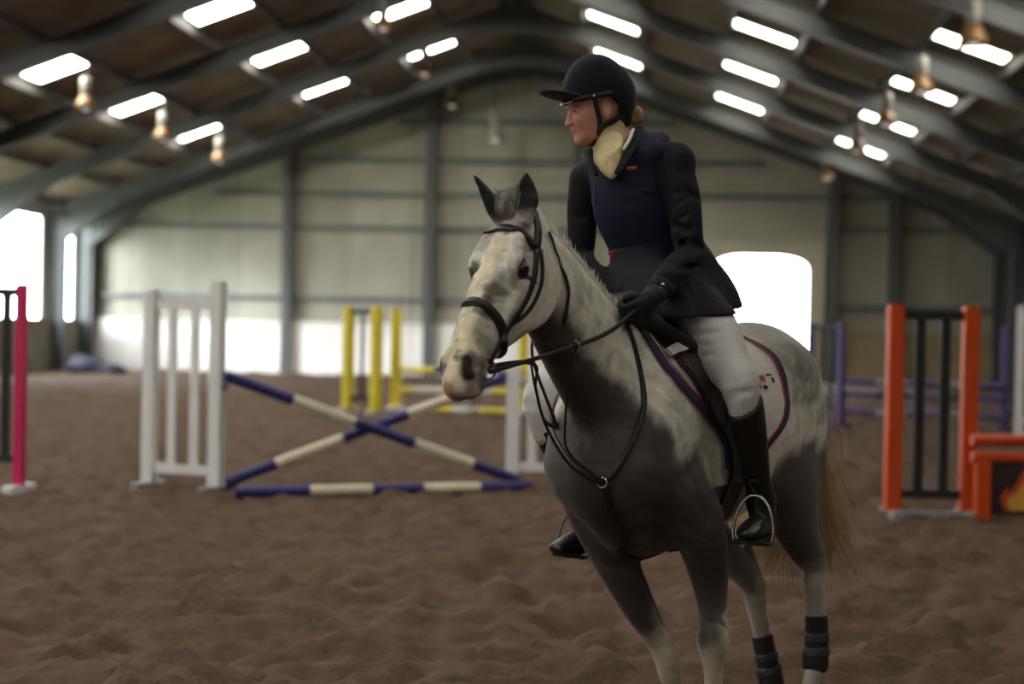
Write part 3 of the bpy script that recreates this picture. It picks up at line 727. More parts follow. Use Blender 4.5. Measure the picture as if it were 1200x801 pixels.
# coat colours (the animal's own pattern, plus painted shade in nostrils and mouth line)
def blend(c, m, col): return c * (1 - m[:, None]) + np.array(col)[None] * m[:, None]
def sm(x, a, b): t = np.clip((x - a) / (b - a), 0, 1); return t * t * (3 - 2 * t)
X, Y, Z = HV[:, 0], HV[:, 1], HV[:, 2]
white = srgb(226, 222, 210); cream = srgb(226, 212, 180); dgrey = srgb(56, 48, 43); mgrey = srgb(132, 128, 122); dark = srgb(50, 46, 44)
n1 = fbm(X * 1.0 + Z * .7, Y * 1.3 + Z, 21, 4, 7); n2 = fbm(X + Y, Z - X * .4, 22, 3, 22)
C = np.tile(np.array(white), (len(HV), 1))
head_a = (HV - np.array(POLL)) @ np.array(HA); head_n = (HV - np.array(POLL)) @ np.array(HN); head_s = (HV - np.array(POLL)) @ np.array(HS)
ishead = (X > .62) & (head_a > -.12) & (head_n > -.26) & (head_a < .7)
# croup and back: grey dapples
C = blend(C, sm(-X, .42, .62) * sm(Z + .25 * n1, 1.22, 1.42), srgb(128, 124, 120))
dap = np.clip(fbm(X, Z + Y, 31, 2, 11) * 3 + .5, 0, 1)
C = blend(C, sm(-X, .5, .7) * sm(Z, 1.2, 1.45) * dap * .55, srgb(178, 174, 168))
# breast, underside of the neck and shoulder point: dark brown-grey
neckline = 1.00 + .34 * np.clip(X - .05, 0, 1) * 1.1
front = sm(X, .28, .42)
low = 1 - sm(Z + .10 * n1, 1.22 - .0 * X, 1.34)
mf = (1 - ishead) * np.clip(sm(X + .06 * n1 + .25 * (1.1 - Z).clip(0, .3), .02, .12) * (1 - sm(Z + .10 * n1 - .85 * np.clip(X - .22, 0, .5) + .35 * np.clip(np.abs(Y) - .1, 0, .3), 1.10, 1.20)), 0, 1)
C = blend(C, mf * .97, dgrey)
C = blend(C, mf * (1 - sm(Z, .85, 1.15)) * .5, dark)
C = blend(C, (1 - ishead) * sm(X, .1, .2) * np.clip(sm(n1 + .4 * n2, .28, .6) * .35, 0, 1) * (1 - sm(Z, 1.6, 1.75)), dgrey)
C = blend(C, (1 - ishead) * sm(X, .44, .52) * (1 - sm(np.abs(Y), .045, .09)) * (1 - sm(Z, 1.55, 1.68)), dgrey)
# legs
fore = (X > -.30) & (Z < .98)
C = blend(C, fore * sm(Z, .52 - 0, .62) * .95, dgrey)
C = blend(C, fore * (1 - sm(Z + .3 * n2 * .1, .385, .46)) * 1.0, srgb(190, 180, 160))
C = blend(C, fore * sm(n2, .05, .25) * sm(Z, .44, .5) * (1 - sm(Z, .58, .66)) * .8, dgrey)
hind = (X < -.45) & (Z < 1.12)
hm_ = (X < -.45) * (1 - sm(Z + .18 * X + .1 * n1, .90, 1.02))
C = blend(C, hm_ * .97, dgrey)
C = blend(C, hm_ * sm(-X, .8, .95) * sm(Z, .5, .75) * .5, dark)
C = blend(C, (X < -.45) * (1 - sm(Z + .05 * n1, .55, .66)) * .9, srgb(176, 168, 160))
# rear right leg stays grey higher up
C = blend(C, ((Y < 0) & (X < -.5)) * (1 - sm(Z, .8, 1.0)) * sm(Z, .42, .5) * .8, srgb(104, 100, 96))
# head
def spot(a, n, s, r, col, amt):
    global C
    d = np.sqrt((head_a - a) ** 2 + (head_n - n) ** 2 + (head_s - s) ** 2)
    C = blend(C, ishead * np.clip((1 - sm(d + .11 * n2 * (min(1, r * 14) if r > .035 else 0), r * .45, r)) * amt, 0, 1), col)
C = blend(C, ishead * 1.0, white)
C = blend(C, ishead * (1 - sm(np.abs(head_s), .02, .05)) * sm(head_n, -.06, -.02) * .8, cream)
spot(.50, .0, .0, .13, cream, .9)
for s in (-1, 1):
    spot(.27, .0, s * .06, .055, srgb(120, 116, 108), .9); spot(.335, -.005, s * .048, .038, srgb(112, 106, 98), .9)
    spot(.22, -.01, s * .07, .035, srgb(140, 134, 124), .7)
    spot(.19, -.032, s * .09, .055, srgb(40, 34, 32), 1.0); spot(.15, -.02, s * .085, .03, srgb(150, 144, 134), .5)
    spot(.44, -.05, s * .055, .07, srgb(150, 146, 138), .8)
    spot(.52, -.07, s * .055, .07, srgb(140, 134, 126), .8)
    spot(.530, -.02, s * .060, .052, srgb(112, 102, 96), .8)
    spot(.512, -.004, s * .054, .026, srgb(12, 9, 8), 1.0); spot(.528, -.012, s * .056, .030, srgb(12, 9, 8), 1.0); spot(.548, -.026, s * .060, .032, srgb(12, 9, 8), 1.0)  # near-black painted into the nostril hollows as their inner shade
    spot(.12, .0, s * .07, .06, srgb(165, 158, 146), .7)
spot(.60, -.02, 0, .035, srgb(165, 112, 88), .8)
spot(.62, -.085, 0, .055, srgb(112, 96, 84), .8); spot(.58, -.115, 0, .05, srgb(120, 106, 96), .8)
spot(.60, -.09, .045, .03, srgb(150, 98, 78), .6)
for q in np.linspace(0, 1, 7): spot(.60 - .08 * q, -.091 - .006 * q, .045 + .008 * q, .014, srgb(60, 46, 40), .8)  # shade of the mouth groove put into the colour
spot(.575, -.06, .05, .03, srgb(104, 94, 86), .6)
spot(.0, .02, 0, .10, srgb(140, 136, 130), .8)
# ears
for (b, t_) in (EL, ER):
    ax = (t_ - b) / np.linalg.norm(t_ - b); al = (HV - b) @ ax; rd = np.linalg.norm(HV - b - al[:, None] * ax[None], axis=1)
    C = blend(C, sm(al, -.015, .03) * (1 - sm(rd, .05, .06)), srgb(20, 18, 18))
C = blend(C, (sm(n2, .05, .3) * .12), mgrey)
C = C * (1 + .35 * np.clip(fbm(X * 1.3 + Y, Z * 1.0 + Y, 41, 3, 30), -.3, .3))[:, None]
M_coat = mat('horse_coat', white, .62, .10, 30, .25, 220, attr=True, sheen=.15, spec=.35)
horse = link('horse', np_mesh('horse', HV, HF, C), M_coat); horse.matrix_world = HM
tag(horse, 'grey horse with dark chest and legs cantering towards the camera under a rider', 'horse')
M_eye = mat('horse_eye', srgb(14, 10, 9), .08, spec=.8)
M_hoof = mat('hoof_horn', srgb(70, 62, 56), .5, .2, 10)
for s in (-1, 1):
    c = H(.192, -.035, s * .0795); ev = MB().lathe([(0, -.026)] + [(.026 * math.cos(t), .026 * math.sin(t)) for t in np.linspace(-1.4, 1.4, 11)] + [(0, .026)], 24)
    o = ev.build('eye', M_eye, horse, True); o.matrix_local = Matrix.Translation(c)
    # eyelid rim
    pts = []; 
    for t in np.linspace(0, 2 * math.pi, 20, endpoint=False): pts.append(Vector(H(.192 + .030 * math.cos(t), -.032 + .020 * math.sin(t), s * .1)))
    sn = [HB.find_nearest(p) for p in pts]
    MB().ribbon([q[0] for q in sn], [q[1] for q in sn], .010, .004, True).build('eyelid', mat('eyelid_skin', srgb(48, 42, 40), .6), horse, True)
def hoof(c, d=(1, 0, 0)):
    c = np.array(c, float); prof = [(.0, .052), (.037, .05), (.045, .03), (.055, -.035), (.057, -.045), (0, -.045)]
    M = Matrix.Translation(c) @ Matrix.Diagonal((1.12, .95, 1, 1))
    o = MB().lathe(prof, 20, Matrix.Shear('XY', 4, (-.35, 0))).build('hoof', M_hoof, horse, True, M)
    return o
for q in (LF[-1][0], RF[-1][0], LH[-1][0], RH[-1][0]):
    c = np.array(q); 
    print('HOOF', c); hoof((c[0] + .02, c[1], max(c[2] - .02, .052)))

# hair: tapered ribbons
def hair(name, strands, m, wid, parent, taper=.25):
    vs = []; fs = []
    for st in strands:
        o = len(vs); n = len(st)
        for i, p in enumerate(st):
            p = Vector(p); d = (Vector(st[min(i + 1, n - 1)]) - Vector(st[max(i - 1, 0)])).normalized()
            a = d.cross(Vector((.3, .5, .8))).normalized(); b = d.cross(a); t = i / (n - 1)
            w_ = wid * (1 - (1 - taper) * t) * (.35 + .65 * min(1, t * 5))
            for k in range(3): ang_ = 2.094 * k; vs.append(p + (a * math.cos(ang_) + b * math.sin(ang_)) * w_)
        for i in range(n - 1):
            for k in range(3): fs.append((o + i * 3 + k, o + i * 3 + (k + 1) % 3, o + i * 3 + 3 + (k + 1) % 3, o + i * 3 + 3 + k))
    me = bpy.data.meshes.new(name); me.from_pydata(vs, [], fs)
    ob = link(name, me, m, parent, True); ob['kind'] = 'stuff'; return ob
M_mane = mat('mane_hair', srgb(222, 217, 204), .6, .2, 30); M_fore = mat('forelock_hair', srgb(140, 136, 130), .6, .45, 40); M_tail = mat('tail_hair', srgb(168, 144, 96), .6, .25, 12)
st = []
crest = crom([(.22, 0, 1.56), (.36, 0, 1.60), (.5, 0, 1.70), (.66, 0, 1.79), (.80, 0, 1.85), tuple(pl_ + np.array((-.03, 0, .04)))], 8)
for q in range(2400):
    t = rng.rand() * (len(crest) - 1); i = int(t); p = crest[i] * (1 - t + i) + crest[min(i + 1, len(crest) - 1)] * (t - i)
    h = HB.find_nearest(Vector(p))[0]; h = np.array(h) + (0, rng.uniform(-.018, .018), 0)
    l = rng.uniform(.02, .05) ; dirn = np.array((rng.uniform(-.35, .25), rng.uniform(-.6, .35), 1.0)); dirn /= np.linalg.norm(dirn)
    st.append([h - dirn * .01, h + dirn * l * .5, h + dirn * l * .9 + np.array((-.004, -.008, -.003))])
hair('mane', st, M_mane, .0012, horse)
st = []
for q in range(520):
    sd_q = rng.uniform(-.032, .032); b = H(rng.uniform(-.03, .015), rng.uniform(.0, .03), sd_q); b = np.array(HB.find_nearest(Vector(b))[0]); hgt = rng.uniform(.012, .038)
    top = b + np.array((0, 0, hgt)) + np.array(HN) * .015 + np.array(HS) * (sd_q * .3)
    e1 = top + np.array(HN) * rng.uniform(.01, .035) + np.array(HS) * rng.uniform(-.02, .02) - np.array((0, 0, hgt * .35)); e2 = e1 + np.array(HA) * rng.uniform(.02, .05) - np.array(HN) * .012
    st.append(crom([b, (top + b) / 2, top, e1, e2], 3))
hair('forelock', st, M_fore, .0026, horse)
st = []
for q in range(1500):
    u = rng.normal(0, 1); v_ = rng.normal(0, 1); sd = 1 if rng.rand() < .55 else -1
    b = np.array((-1.20 + .015 * v_, .012 * u, 1.36 + .02 * u)); ln = rng.uniform(.75, 1.0)
    st.append(crom([b, b + (-.11, .015 * u, -.03), b + (-.17 + .02 * v_, .0 + .03 * u, -.28), b + (-.17 + .04 * v_, -.01 + .045 * u + .03 * sd, -.52 * ln), b + (-.17 + .06 * v_, -.03 + .06 * u + .09 * sd, -.75 * ln), b + (-.20 + .08 * v_, -.06 + .08 * u + .15 * sd, -.90 * ln)], 3))
hair('tail', st, M_tail, .0022, horse)
st = []
for q in range(60):
    b = H(.60 + rng.uniform(-.03, .02), -.12 + rng.uniform(-.01, .01), rng.uniform(-.03, .03)); h = np.array(HB.find_nearest(Vector(b))[0]); st.append([h, h + np.array((.005 * rng.normal(), .008 * rng.normal(), -.02)), h + np.array((.012 * rng.normal(), .012 * rng.normal(), -.045))])
hair('whiskers', st, M_mane, .0005, horse)
# brushing boots on the hind legs
def legboot(chainpts, f0, f1, label):
    F = Field(np.min([np.array(p[0]) for p in chainpts], 0) - .12, np.max([np.array(p[0]) for p in chainpts], 0) + .12, .005)
    F.chain([(p, a + .010, b + .010) for p, a, b in chainpts], up=(1, 0, 0), k=.01, m=4)
    a = np.array(chainpts[0][0]); b = np.array(chainpts[-1][0]); d = (b - a) / np.linalg.norm(b - a)
    F.plane(a + (b - a) * f0, -d, .004); F.plane(a + (b - a) * f1, d, .004)
    v, f = F.surf(1); o = link('brushing_boot', np_mesh('brushing_boot', v, f), M_boot2, M=None); o.matrix_world = HM; tag(o, label, 'leg boot', 'brushing boots on the hind legs')
    for t in (.38, .62):
        c = a + (b - a) * (f0 + (f1 - f0) * t); m_ = [np.array(p[0]) for p in chainpts]
        bv = bvh_of(v, f); pts = []; ns = []
        e1 = np.cross(d, (0, 1, 0)); e1 /= np.linalg.norm(e1); e2_ = np.cross(d, e1)
        for q in range(20):
            an = q * math.pi / 10; dr_ = Vector(e1 * math.cos(an) + e2_ * math.sin(an)); h = bv.ray_cast(Vector(c) + dr_ * .2, -dr_)
            if h[0] is not None: pts.append(h[0] + h[1] * .0005); ns.append(h[1])
        if len(pts) > 8: MB().ribbon(pts, ns, .035, .004, True).build('strap', M_boot3, o, True)
    return o
M_boot2 = mat('neoprene', srgb(26, 27, 30), .7, .1, 20, .2, 200); M_boot3 = mat('webbing', srgb(52, 54, 58), .6, .1, 60)
legboot(LH[4:8], .42, 1.12, 'black brushing boot with two straps on the hind leg under the rider\'s left boot')
legboot(RH[4:8], .42, 1.10, 'black brushing boot on the hind leg nearer the front legs')

# ================================================================== TACK
M_lea = mat('black_leather', srgb(24, 21, 20), .42, .15, 25, .15, 150); M_lea2 = mat('brown_leather', srgb(52, 42, 34), .5, .15, 25, .15, 150)
M_metal = mat('steel_fittings', srgb(190, 190, 186), .25, metal=1.0); M_rub = mat('rubber_reins', srgb(30, 28, 27), .6, .1, 60)
M_padw = mat('white_quilt', srgb(214, 210, 206), .85, .05, 20, .4, 90); M_navyb = mat('navy_binding', srgb(48, 46, 78), .8, .1, 40); M_redb = mat('red_piping', srgb(170, 60, 66), .7)
M_gold = mat('gold_binding', srgb(176, 160, 96), .7, .1, 40)
def htg(name, c, label, cat):
    t = empty(name, HM @ Matrix.Translation(c), label, cat); t['_c'] = 0; del t['_c']; return t, Matrix.Translation(-Vector(c))
def snap(p, off=0.0):
    h = HB.find_nearest(Vector(p)); return h[0] + h[1] * off, h[1]
def hit(px, py, fallback=4.8, off=0.0):
    p, n = hray(HB, px, py)
    if p is None: p, n = snap(L(px, py, fallback))
    return np.array(p)
def strap(pts, wid, th, m, name, parent, Mi, off=.001, res=6, free=False, closed=False):
    c = crom(pts, res, closed)
    if free: P_ = [Vector(x) for x in c]; N_ = [Vector((0, .9, .45))] * len(c)
    else:
        sn = [snap(x) for x in c]; P_ = [a + b * off for a, b in sn]; N_ = [b for a, b in sn]
        for _ in range(3):
            N_ = [(N_[max(i - 1, 0)] + N_[i] + N_[min(i + 1, len(N_) - 1)]).normalized() for i in range(len(N_))]
            P_ = [P_[0] if (i == 0 and not closed) else (P_[-1] if (i == len(P_) - 1 and not closed) else (P_[i - 1] + P_[i] * 2 + P_[(i + 1) % len(P_)]) / 4) for i in range(len(P_))]
        P_ = [p + n * .0015 for p, n in zip(P_, N_)]
    return MB().ribbon(P_, N_, wid, th, closed).build(name, m, parent, True, Mi)
def headloop(a_top, a_bot, wid, th, m, name, parent, Mi, n=40, off=.002, arc=None):
    """strap round the head; a differs between nose side and jaw side"""
    pts = []; ns = []
    for k in range(n):
        t = 2 * math.pi * k / n
        if arc and not (arc[0] <= t <= arc[1]): continue
        a = (a_top + a_bot) / 2 + (a_top - a_bot) / 2 * math.cos(t)
        c = Vector(H(a, -.08, 0)); d = (HN * math.cos(t) + HS * math.sin(t)).normalized()
        h = HB.ray_cast(c + d * .3, -d)
        if h[0] is None: continue
        pts.append(h[0] + h[1] * off); ns.append(h[1])
    for _ in range(3):
        pts = [(pts[i - 1] + pts[i] * 2 + pts[(i + 1) % len(pts)]) / 4 if (not arc or 0 < i < len(pts) - 1) else pts[i] for i in range(len(pts))]
        ns = [(ns[i - 1] + ns[i] + ns[(i + 1) % len(ns)]).normalized() if (not arc or 0 < i < len(pts) - 1) else ns[i] for i in range(len(ns))]
    return MB().ribbon(pts, ns, wid, th, not arc).build(name, m, parent, True, Mi)
def ring(c, r, t, axis, name, parent, Mi, m=None, n=20):
    q = Vector(axis).to_track_quat('Z', 'Y').to_matrix(); pts = [Vector(c) + q @ Vector((r * math.cos(a), r * math.sin(a), 0)) for a in np.linspace(0, 2 * math.pi, n + 1)]
    return MB().tube(pts, t, 6, False).build(name, m or M_metal, parent, True, Mi)
c0 = tuple(H(.1, 0, 0)); br, bi = htg('bridle', c0, 'black leather bridle with cavesson noseband on the grey horse\'s head', 'bridle')
NB = (.345, .425)   # noseband station on the nose and under the jaw
headloop(NB[0], NB[1], .030, .007, M_lea, 'noseband', br, bi, 48)
headloop(NB[0] + .001, NB[1] + .001, .016, .011, M_lea, 'noseband_padding', br, bi, 48)
arcp = [H(.085, .0, s) for s in (-.085, -.06, -.03, 0, .03, .06, .085)]
strap([H(.10, -.045, -.09)] + [H(.075, .03, s) for s in (-.06, -.03, 0, .03, .06)] + [H(.10, -.045, .09)], .024, .008, M_lea, 'browband', br, bi)
for s in (-1, 1):
    sd = s
    strap([H(-.035, .0, s * .01), H(-.02, -.02, s * .045), H(.03, -.045, s * .07), H(.10, -.055, s * .09)], .026, .006, M_lea, 'headpiece', br, bi)
    strap([H(.10, -.055, s * .09), H(.20, -.085, s * .10), H(.30, -.095, s * .09), H(.40, -.095, s * .07), H(.495, -.095, s * .055)], .017, .006, M_lea, 'cheekpiece', br, bi, off=.002)
    strap([H(.09, -.07, s * .09), H(.19, -.118, s * .10), H(.30, -.120, s * .09), H(.385, -.085, s * .07)], .013, .005, M_lea, 'noseband_cheek_strap', br, bi, off=.001)
    cb, nb_ = snap(H(.515, -.10, s * .056)); cb = cb + nb_ * .008
    ring(cb, .030, .0042, HS, 'bit_ring', br, bi)
    q1 = snap(H(.40, -.095, s * .07)); MB().box((0, 0, 0), (.02, .024, .006)).build('buckle', M_metal, br, False, bi @ Matrix.Translation(q1[0] + q1[1] * .01) @ q1[1].to_track_quat('Z', 'Y').to_matrix().to_4x4())
    BITS = cb if s == 1 else BITS if 'BITS' in globals() else cb
    if s == -1: BITR = cb
    else: BITL = cb
tl = [H(.02, -.07, .075), H(.10, -.13, .105), H(.19, -.20, .095), H(.26, -.27, .06), H(.27, -.285, 0), H(.26, -.27, -.06), H(.19, -.20, -.095), H(.10, -.13, -.105), H(.02, -.07, -.075)]
strap([hit(641, 272), hit(646, 286), hit(650, 298)] + [hit(x, y) for x, y in ((657, 317), (664, 338), (663, 356), (659, 380))], .014, .005, M_lea, 'throatlatch', br, bi, off=.004)
# reins: free from the bit to the hands, through the martingale rings
HANDL = Vector(L(744, 364, 5.24)); HANDR = Vector(L(724, 364, 5.36))
RINGL = Vector(L(674, 405, 4.97)); RINGR = Vector(L(640, 420, 5.12))
rn, ri = htg('reins', tuple(BITL), 'black rubber reins running from the bit to the rider\'s gloved hands', 'reins')
up_ = Vector((0, 0, 1))
def free(pts, wid, th, m, name, parent, Mi, nrm=(0, 1, .2)):
    c = crom(pts, 8); MBx = MB().ribbon(c, [Vector(nrm)] * len(c), wid, th); return MBx.build(name, m, parent, True, Mi)
free([BITL, BITL + Vector((-.03, .015, .0)), RINGL, RINGL * .5 + HANDL * .5 + Vector((0, .01, -.012)), HANDL], .014, .006, M_rub, 'left_rein', rn, ri)
RT = [BITR, Vector(L(622, 425, 4.95)), Vector(L(627, 455, 5.0)), Vector(L(637, 492, 5.15)), Vector(L(640, 470, 5.45)) + Vector((0, -.02, 0)), Vector((.25, -.2, 1.5)), HANDR]
free(RT[:4] + [Vector(L(652, 500, 5.4))], .014, .005, M_rub, 'right_rein', rn, ri)
free([HANDR, Vector((.36, -.15, 1.56)), Vector((.5, -.19, 1.45)), Vector(L(652, 500, 5.4))], .014, .005, M_rub, 'right_rein', rn, ri)
def upray(x):
    h = HB.ray_cast(Vector((x, 0, .66)), Vector((0, 0, 1))); return np.array(h[0]) if h[0] is not None else np.array((x, 0, .78))
# breastplate with running martingale
bp, bpi = htg('breastplate', tuple(hit(708, 565)), 'black leather breastplate and running martingale on the dark chest', 'breastplate')
ctr = hit(708, 565)
strap([hit(728, 373), hit(737, 390), hit(747, 425), hit(753, 455), hit(754, 482), hit(740, 520), hit(722, 552), ctr], .018, .006, M_lea, 'shoulder_strap', bp, bpi, off=.003)
strap([hit(708, 565), hit(690, 557), hit(671, 543), hit(658, 525), np.array((.38, -.19, 1.2)), np.array((.30, -.22, 1.35)), np.array((.24, -.15, 1.52))], .018, .006, M_lea, 'shoulder_strap', bp, bpi, off=.003)
strap([ctr, hit(714, 590), hit(726, 622), hit(736, 640), upray(.22), upray(.12), upray(.02), upray(-.08)], .028, .006, M_lea, 'girth_strap', bp, bpi, off=.003)
free([RINGL, Vector(L(668, 440, 5.0)), Vector(L(662, 490, 5.08)), Vector(L(666, 530, 5.14)), Vector(ctr) + Vector((.015, 0, 0))], .011, .004, M_lea, 'martingale_fork', bp, bpi)
free([Vector(L(621, 420, 5.0)), Vector(L(627, 455, 5.02)), Vector(L(640, 500, 5.06)), Vector(L(668, 545, 5.14)), Vector(ctr) + Vector((.015, 0, 0))], .011, .004, M_lea, 'martingale_fork', bp, bpi)
ring(RINGL, .017, .003, RINGL - HANDL, 'martingale_ring', bp, bpi)
ring(Vector(ctr) + Vector((.012, 0, 0)), .016, .003, (1, 0, 0), 'centre_ring', bp, bpi)
def xphi(x, phi, off=0.0):
    """point of the skin at station x, angle phi from the spine (signed: + left)"""
    c = Vector((x, 0, 1.15)); d = Vector((0, math.sin(phi), math.cos(phi))); h = HB.ray_cast(c + d * (.8 if abs(phi) < R(115) else .5), -d)
    if h[0] is None: return c + d * .3, d
    return h[0] + h[1] * off, h[1]
def lerp(tab, v):
    return float(np.interp(v, [a for a, b in tab], [b for a, b in tab]))
def patch(frt, rear, p1, off, th, m, name, parent, Mi, sgn, n=14, k=22, p0=2.0, edge=None):
    vs = []; fs = []
    for i in range(k + 1):
        ph = p0 + (p1 - p0) * i / k; a = lerp(frt, ph); b = lerp(rear, ph)
        for j in range(n + 1):
            p, nn = xphi(a + (b - a) * j / n, sgn * R(ph), 0); vs.append((p, nn))
    G_ = np.array([[*(v[0])] for v in vs]).reshape(k + 1, n + 1, 3); N_ = np.array([[*(v[1])] for v in vs]).reshape(k + 1, n + 1, 3)
    for _ in range(2):
        G2 = G_.copy(); G2[1:-1, 1:-1] = (G_[:-2, 1:-1] + G_[2:, 1:-1] + G_[1:-1, :-2] + G_[1:-1, 2:] + 2 * G_[1:-1, 1:-1]) / 6; G_ = G2
    A = G_ + N_ * off; Bv = G_ + N_ * (off + th); W_ = n + 1; T = (k + 1) * W_
    allv = list(A.reshape(-1, 3)) + list(Bv.reshape(-1, 3)); F_ = []
    for i in range(k):
        for j in range(n):
            a = i * W_ + j; F_ += [(a, a + 1, a + W_ + 1, a + W_), (T + a, T + a + W_, T + a + W_ + 1, T + a + 1)]
    bd = [j for j in range(W_)] + [i * W_ + n for i in range(1, k + 1)] + [k * W_ + j for j in range(n - 1, -1, -1)] + [i * W_ for i in range(k - 1, 0, -1)]
    for q in range(len(bd)): a, b = bd[q], bd[(q + 1) % len(bd)]; F_.append((a, b, b + T, a + T))
    o = MB().add([Vector(v) for v in allv], F_).build(name, m, parent, True, Mi)
    rim = [Bv.reshape(-1, 3)[q] for q in ([i * W_ for i in range(0, k + 1)] + [k * W_ + j for j in range(1, n + 1)] + [i * W_ + n for i in range(k - 1, -1, -1)])]
    rn_ = [N_.reshape(-1, 3)[q] for q in ([i * W_ for i in range(0, k + 1)] + [k * W_ + j for j in range(1, n + 1)] + [i * W_ + n for i in range(k - 1, -1, -1)])]
    return o, rim, rn_, G_, N_
PF = []
for px, py in ((752, 389), (766, 410), (781, 433), (799, 455), (818, 475), (839, 500), (848, 520)):
    p, _n = hray(HB, px, py)
    if p is not None: PF.append((math.degrees(math.atan2(p.y, p.z - 1.15)), p.x))
PF = sorted(PF); print('PF', PF)
PF = [(0, PF[0][1] - .12), (PF[0][0] * .6, PF[0][1] - .03)] + PF + [(112, PF[-1][1] - .03), (130, PF[-1][1] - .05)]
PR = [(0, -.46), (20, -.485), (40, -.515), (55, -.52), (70, -.505), (80, -.47), (88, -.41), (94, -.35), (100, -.32), (130, -.32)]
pd, pdi = htg('saddle_pad', (-.1, 0, 1.52), 'white saddle pad with navy and red edging under the saddle', 'saddle pad')
for s in (-1, 1):
    o, rim, rn_, G_, N_ = patch(PF, PR, 112, .002, .010, M_padw, 'quilted_side', pd, pdi, s, 16, 26)
    MB().ribbon([Vector(p) - Vector(q) * .003 for p, q in zip(rim, rn_)], rn_, .034, .006).build('edge_binding', M_navyb, pd, True, pdi)
    # inner piping
    inn_ = []; innn = []
    k_, n_ = 26, 16
    idx = [(i, 1) for i in range(0, k_)] + [(k_ - 1, j) for j in range(2, n_ - 1)] + [(i, n_ - 1) for i in range(k_ - 1, -1, -1)]
    cen = G_.reshape(-1, 3).mean(0)
    def inset(i, j, am=.027):
        p = G_[i, j if j > 1 else 0] if j <= 1 else (G_[i, n_] if j >= n_ - 1 else G_[k_, j]); d = (G_[i, 6] if i < k_ - 1 else G_[k_ - 3, j]) - p; return p + d / np.linalg.norm(d) * am + N_[i, j] * .013
    MB().ribbon([inset(*q) for q in idx], [N_[q] for q in idx], .007, .004).build('red_piping', M_redb, pd, True, pdi)
# small red and blue motif on the rear corner of the pad
for q, (px, py, m, a, b) in enumerate([(890, 445, M_redb, .03, .022), (893, 455, M_navyb, .028, .012), (897, 441, M_navyb, .035, .006), (886, 452, M_redb, .012, .03), (902, 447, M_navyb, .01, .02)]):
    p, n_2 = hray(HB, px, py)
    if p is not None: MB().box((0, 0, 0), (a, b, .003)).build('embroidered_motif', m, pd, False, pdi @ Matrix.Translation(p + n_2 * .015) @ n_2.to_track_quat('Z', 'Y').to_matrix().to_4x4())
sd_, sdi = htg('saddle', (-.05, 0, 1.55), 'black and brown jumping saddle under the rider on the grey horse', 'saddle')
SF = [(0, .20), (14, .22), (24, .20), (36, .175), (55, .12), (70, .055), (84, -.045), (104, -.10), (124, -.12)]
SR = [(0, -.30), (20, -.30), (40, -.28), (60, -.27), (80, -.26), (104, -.25), (116, -.22), (124, -.17)]
KF = [(22, .215), (36, .195), (55, .14), (70, .078), (80, .0)]
for s in (-1, 1):
    patch(SF, SR, 122, .014, .010, M_lea, 'flap', sd_, sdi, s, 12, 24, p0=8)
    patch([(a, b - .012) for a, b in KF], [(a, b - .10) for a, b in KF], 78, .024, .016, M_lea2, 'knee_roll', sd_, sdi, s, 6, 14, p0=34)
    patch([(a, b - .0) for a, b in KF], [(a, b - .085) for a, b in KF], 31, .024, .012, M_padw, 'sheepskin_patch', sd_, sdi, s, 6, 5, p0=26)
    patch([(0, -.12), (130, -.12)], [(0, -.21), (130, -.21)], 178, .006, .008, M_lea, 'girth', sd_, sdi, s, 4, 14, p0=108)
F = Field((-.5, -.28, 1.35), (.36, .28, 1.80), .008)
F.chain([((.235, 0, 1.60), .05, .03), ((.12, 0, 1.585), .085, .035), ((-.05, 0, 1.555), .13, .035), ((-.22, 0, 1.57), .16, .04), ((-.34, 0, 1.625), .14, .03)], k=.02)
for s in (-1, 1):
    F.chain([((.24, s * .02, 1.60), .035, .03), ((.20, s * .10, 1.54), .04, .03), ((.12, s * .17, 1.47), .04, .028), ((.0, s * .2, 1.40), .05, .025)], up=(1, 0, 0), k=.03)
    F.chain([((.25, s * .05, 1.52), .03, .03), ((-.0, s * .10, 1.50), .05, .05), ((-.35, s * .09, 1.53), .06, .05)], k=.03)
v, f = F.surf(2); link('seat', np_mesh('seat', v, f), M_lea, sd_, True, sdi)

# ================================================================== THE RIDER
RD = -.07
def PP(px, py, d): return np.array(L(px, py, d + RD))
pel = PP(806, 352, 5.88); wai = PP(769, 290, 5.84); che = PP(748, 240, 5.80); upc = PP(742, 198, 5.78); nkb = PP(722, 172, 5.77)
shL = PP(795, 188, 5.68); shR = PP(684, 206, 5.93); elL = PP(808, 298, 5.62); wrL = PP(766, 345, 5.36); elR = PP(681, 300, 5.95); wrR = PP(704, 352, 5.66)
TS = (shL - shR) / np.linalg.norm(shL - shR); TF = np.cross(TS, (0, 0, 1)); TF /= np.linalg.norm(TF)
M_skin = mat('skin', srgb(206, 150, 128), .5, .02, 20, spec=.4, attr=True)
M_jack = mat('jacket_cloth', srgb(24, 26, 33), .8, .12, 14, .3, 25, spec=.25); M_vest = mat('navy_vest', srgb(21, 27, 52), .75, .08, 14, .25, 20, spec=.3); M_navyt = mat('navy_trim', srgb(44, 62, 110), .7)
M_bree = mat('white_breeches', srgb(208, 205, 206), .8, .04, 12, .25, 14); M_boot = mat('black_boots', srgb(16, 15, 15), .38, .12, 14, .2, 20); M_helm = mat('navy_velvet', srgb(17, 19, 33), .9, .05, 30, sheen=.12, spec=.2)
M_glove = mat('black_gloves', srgb(26, 26, 28), .75, .15, 30, .3, 60); M_stock = mat('gold_stock', srgb(214, 196, 150), .6, .14, 22, .5, 26); M_hair = mat('fair_hair', srgb(150, 120, 76), .6, .25, 40, .4, 60); M_shirt = mat('white_collar', srgb(225, 225, 225), .7)
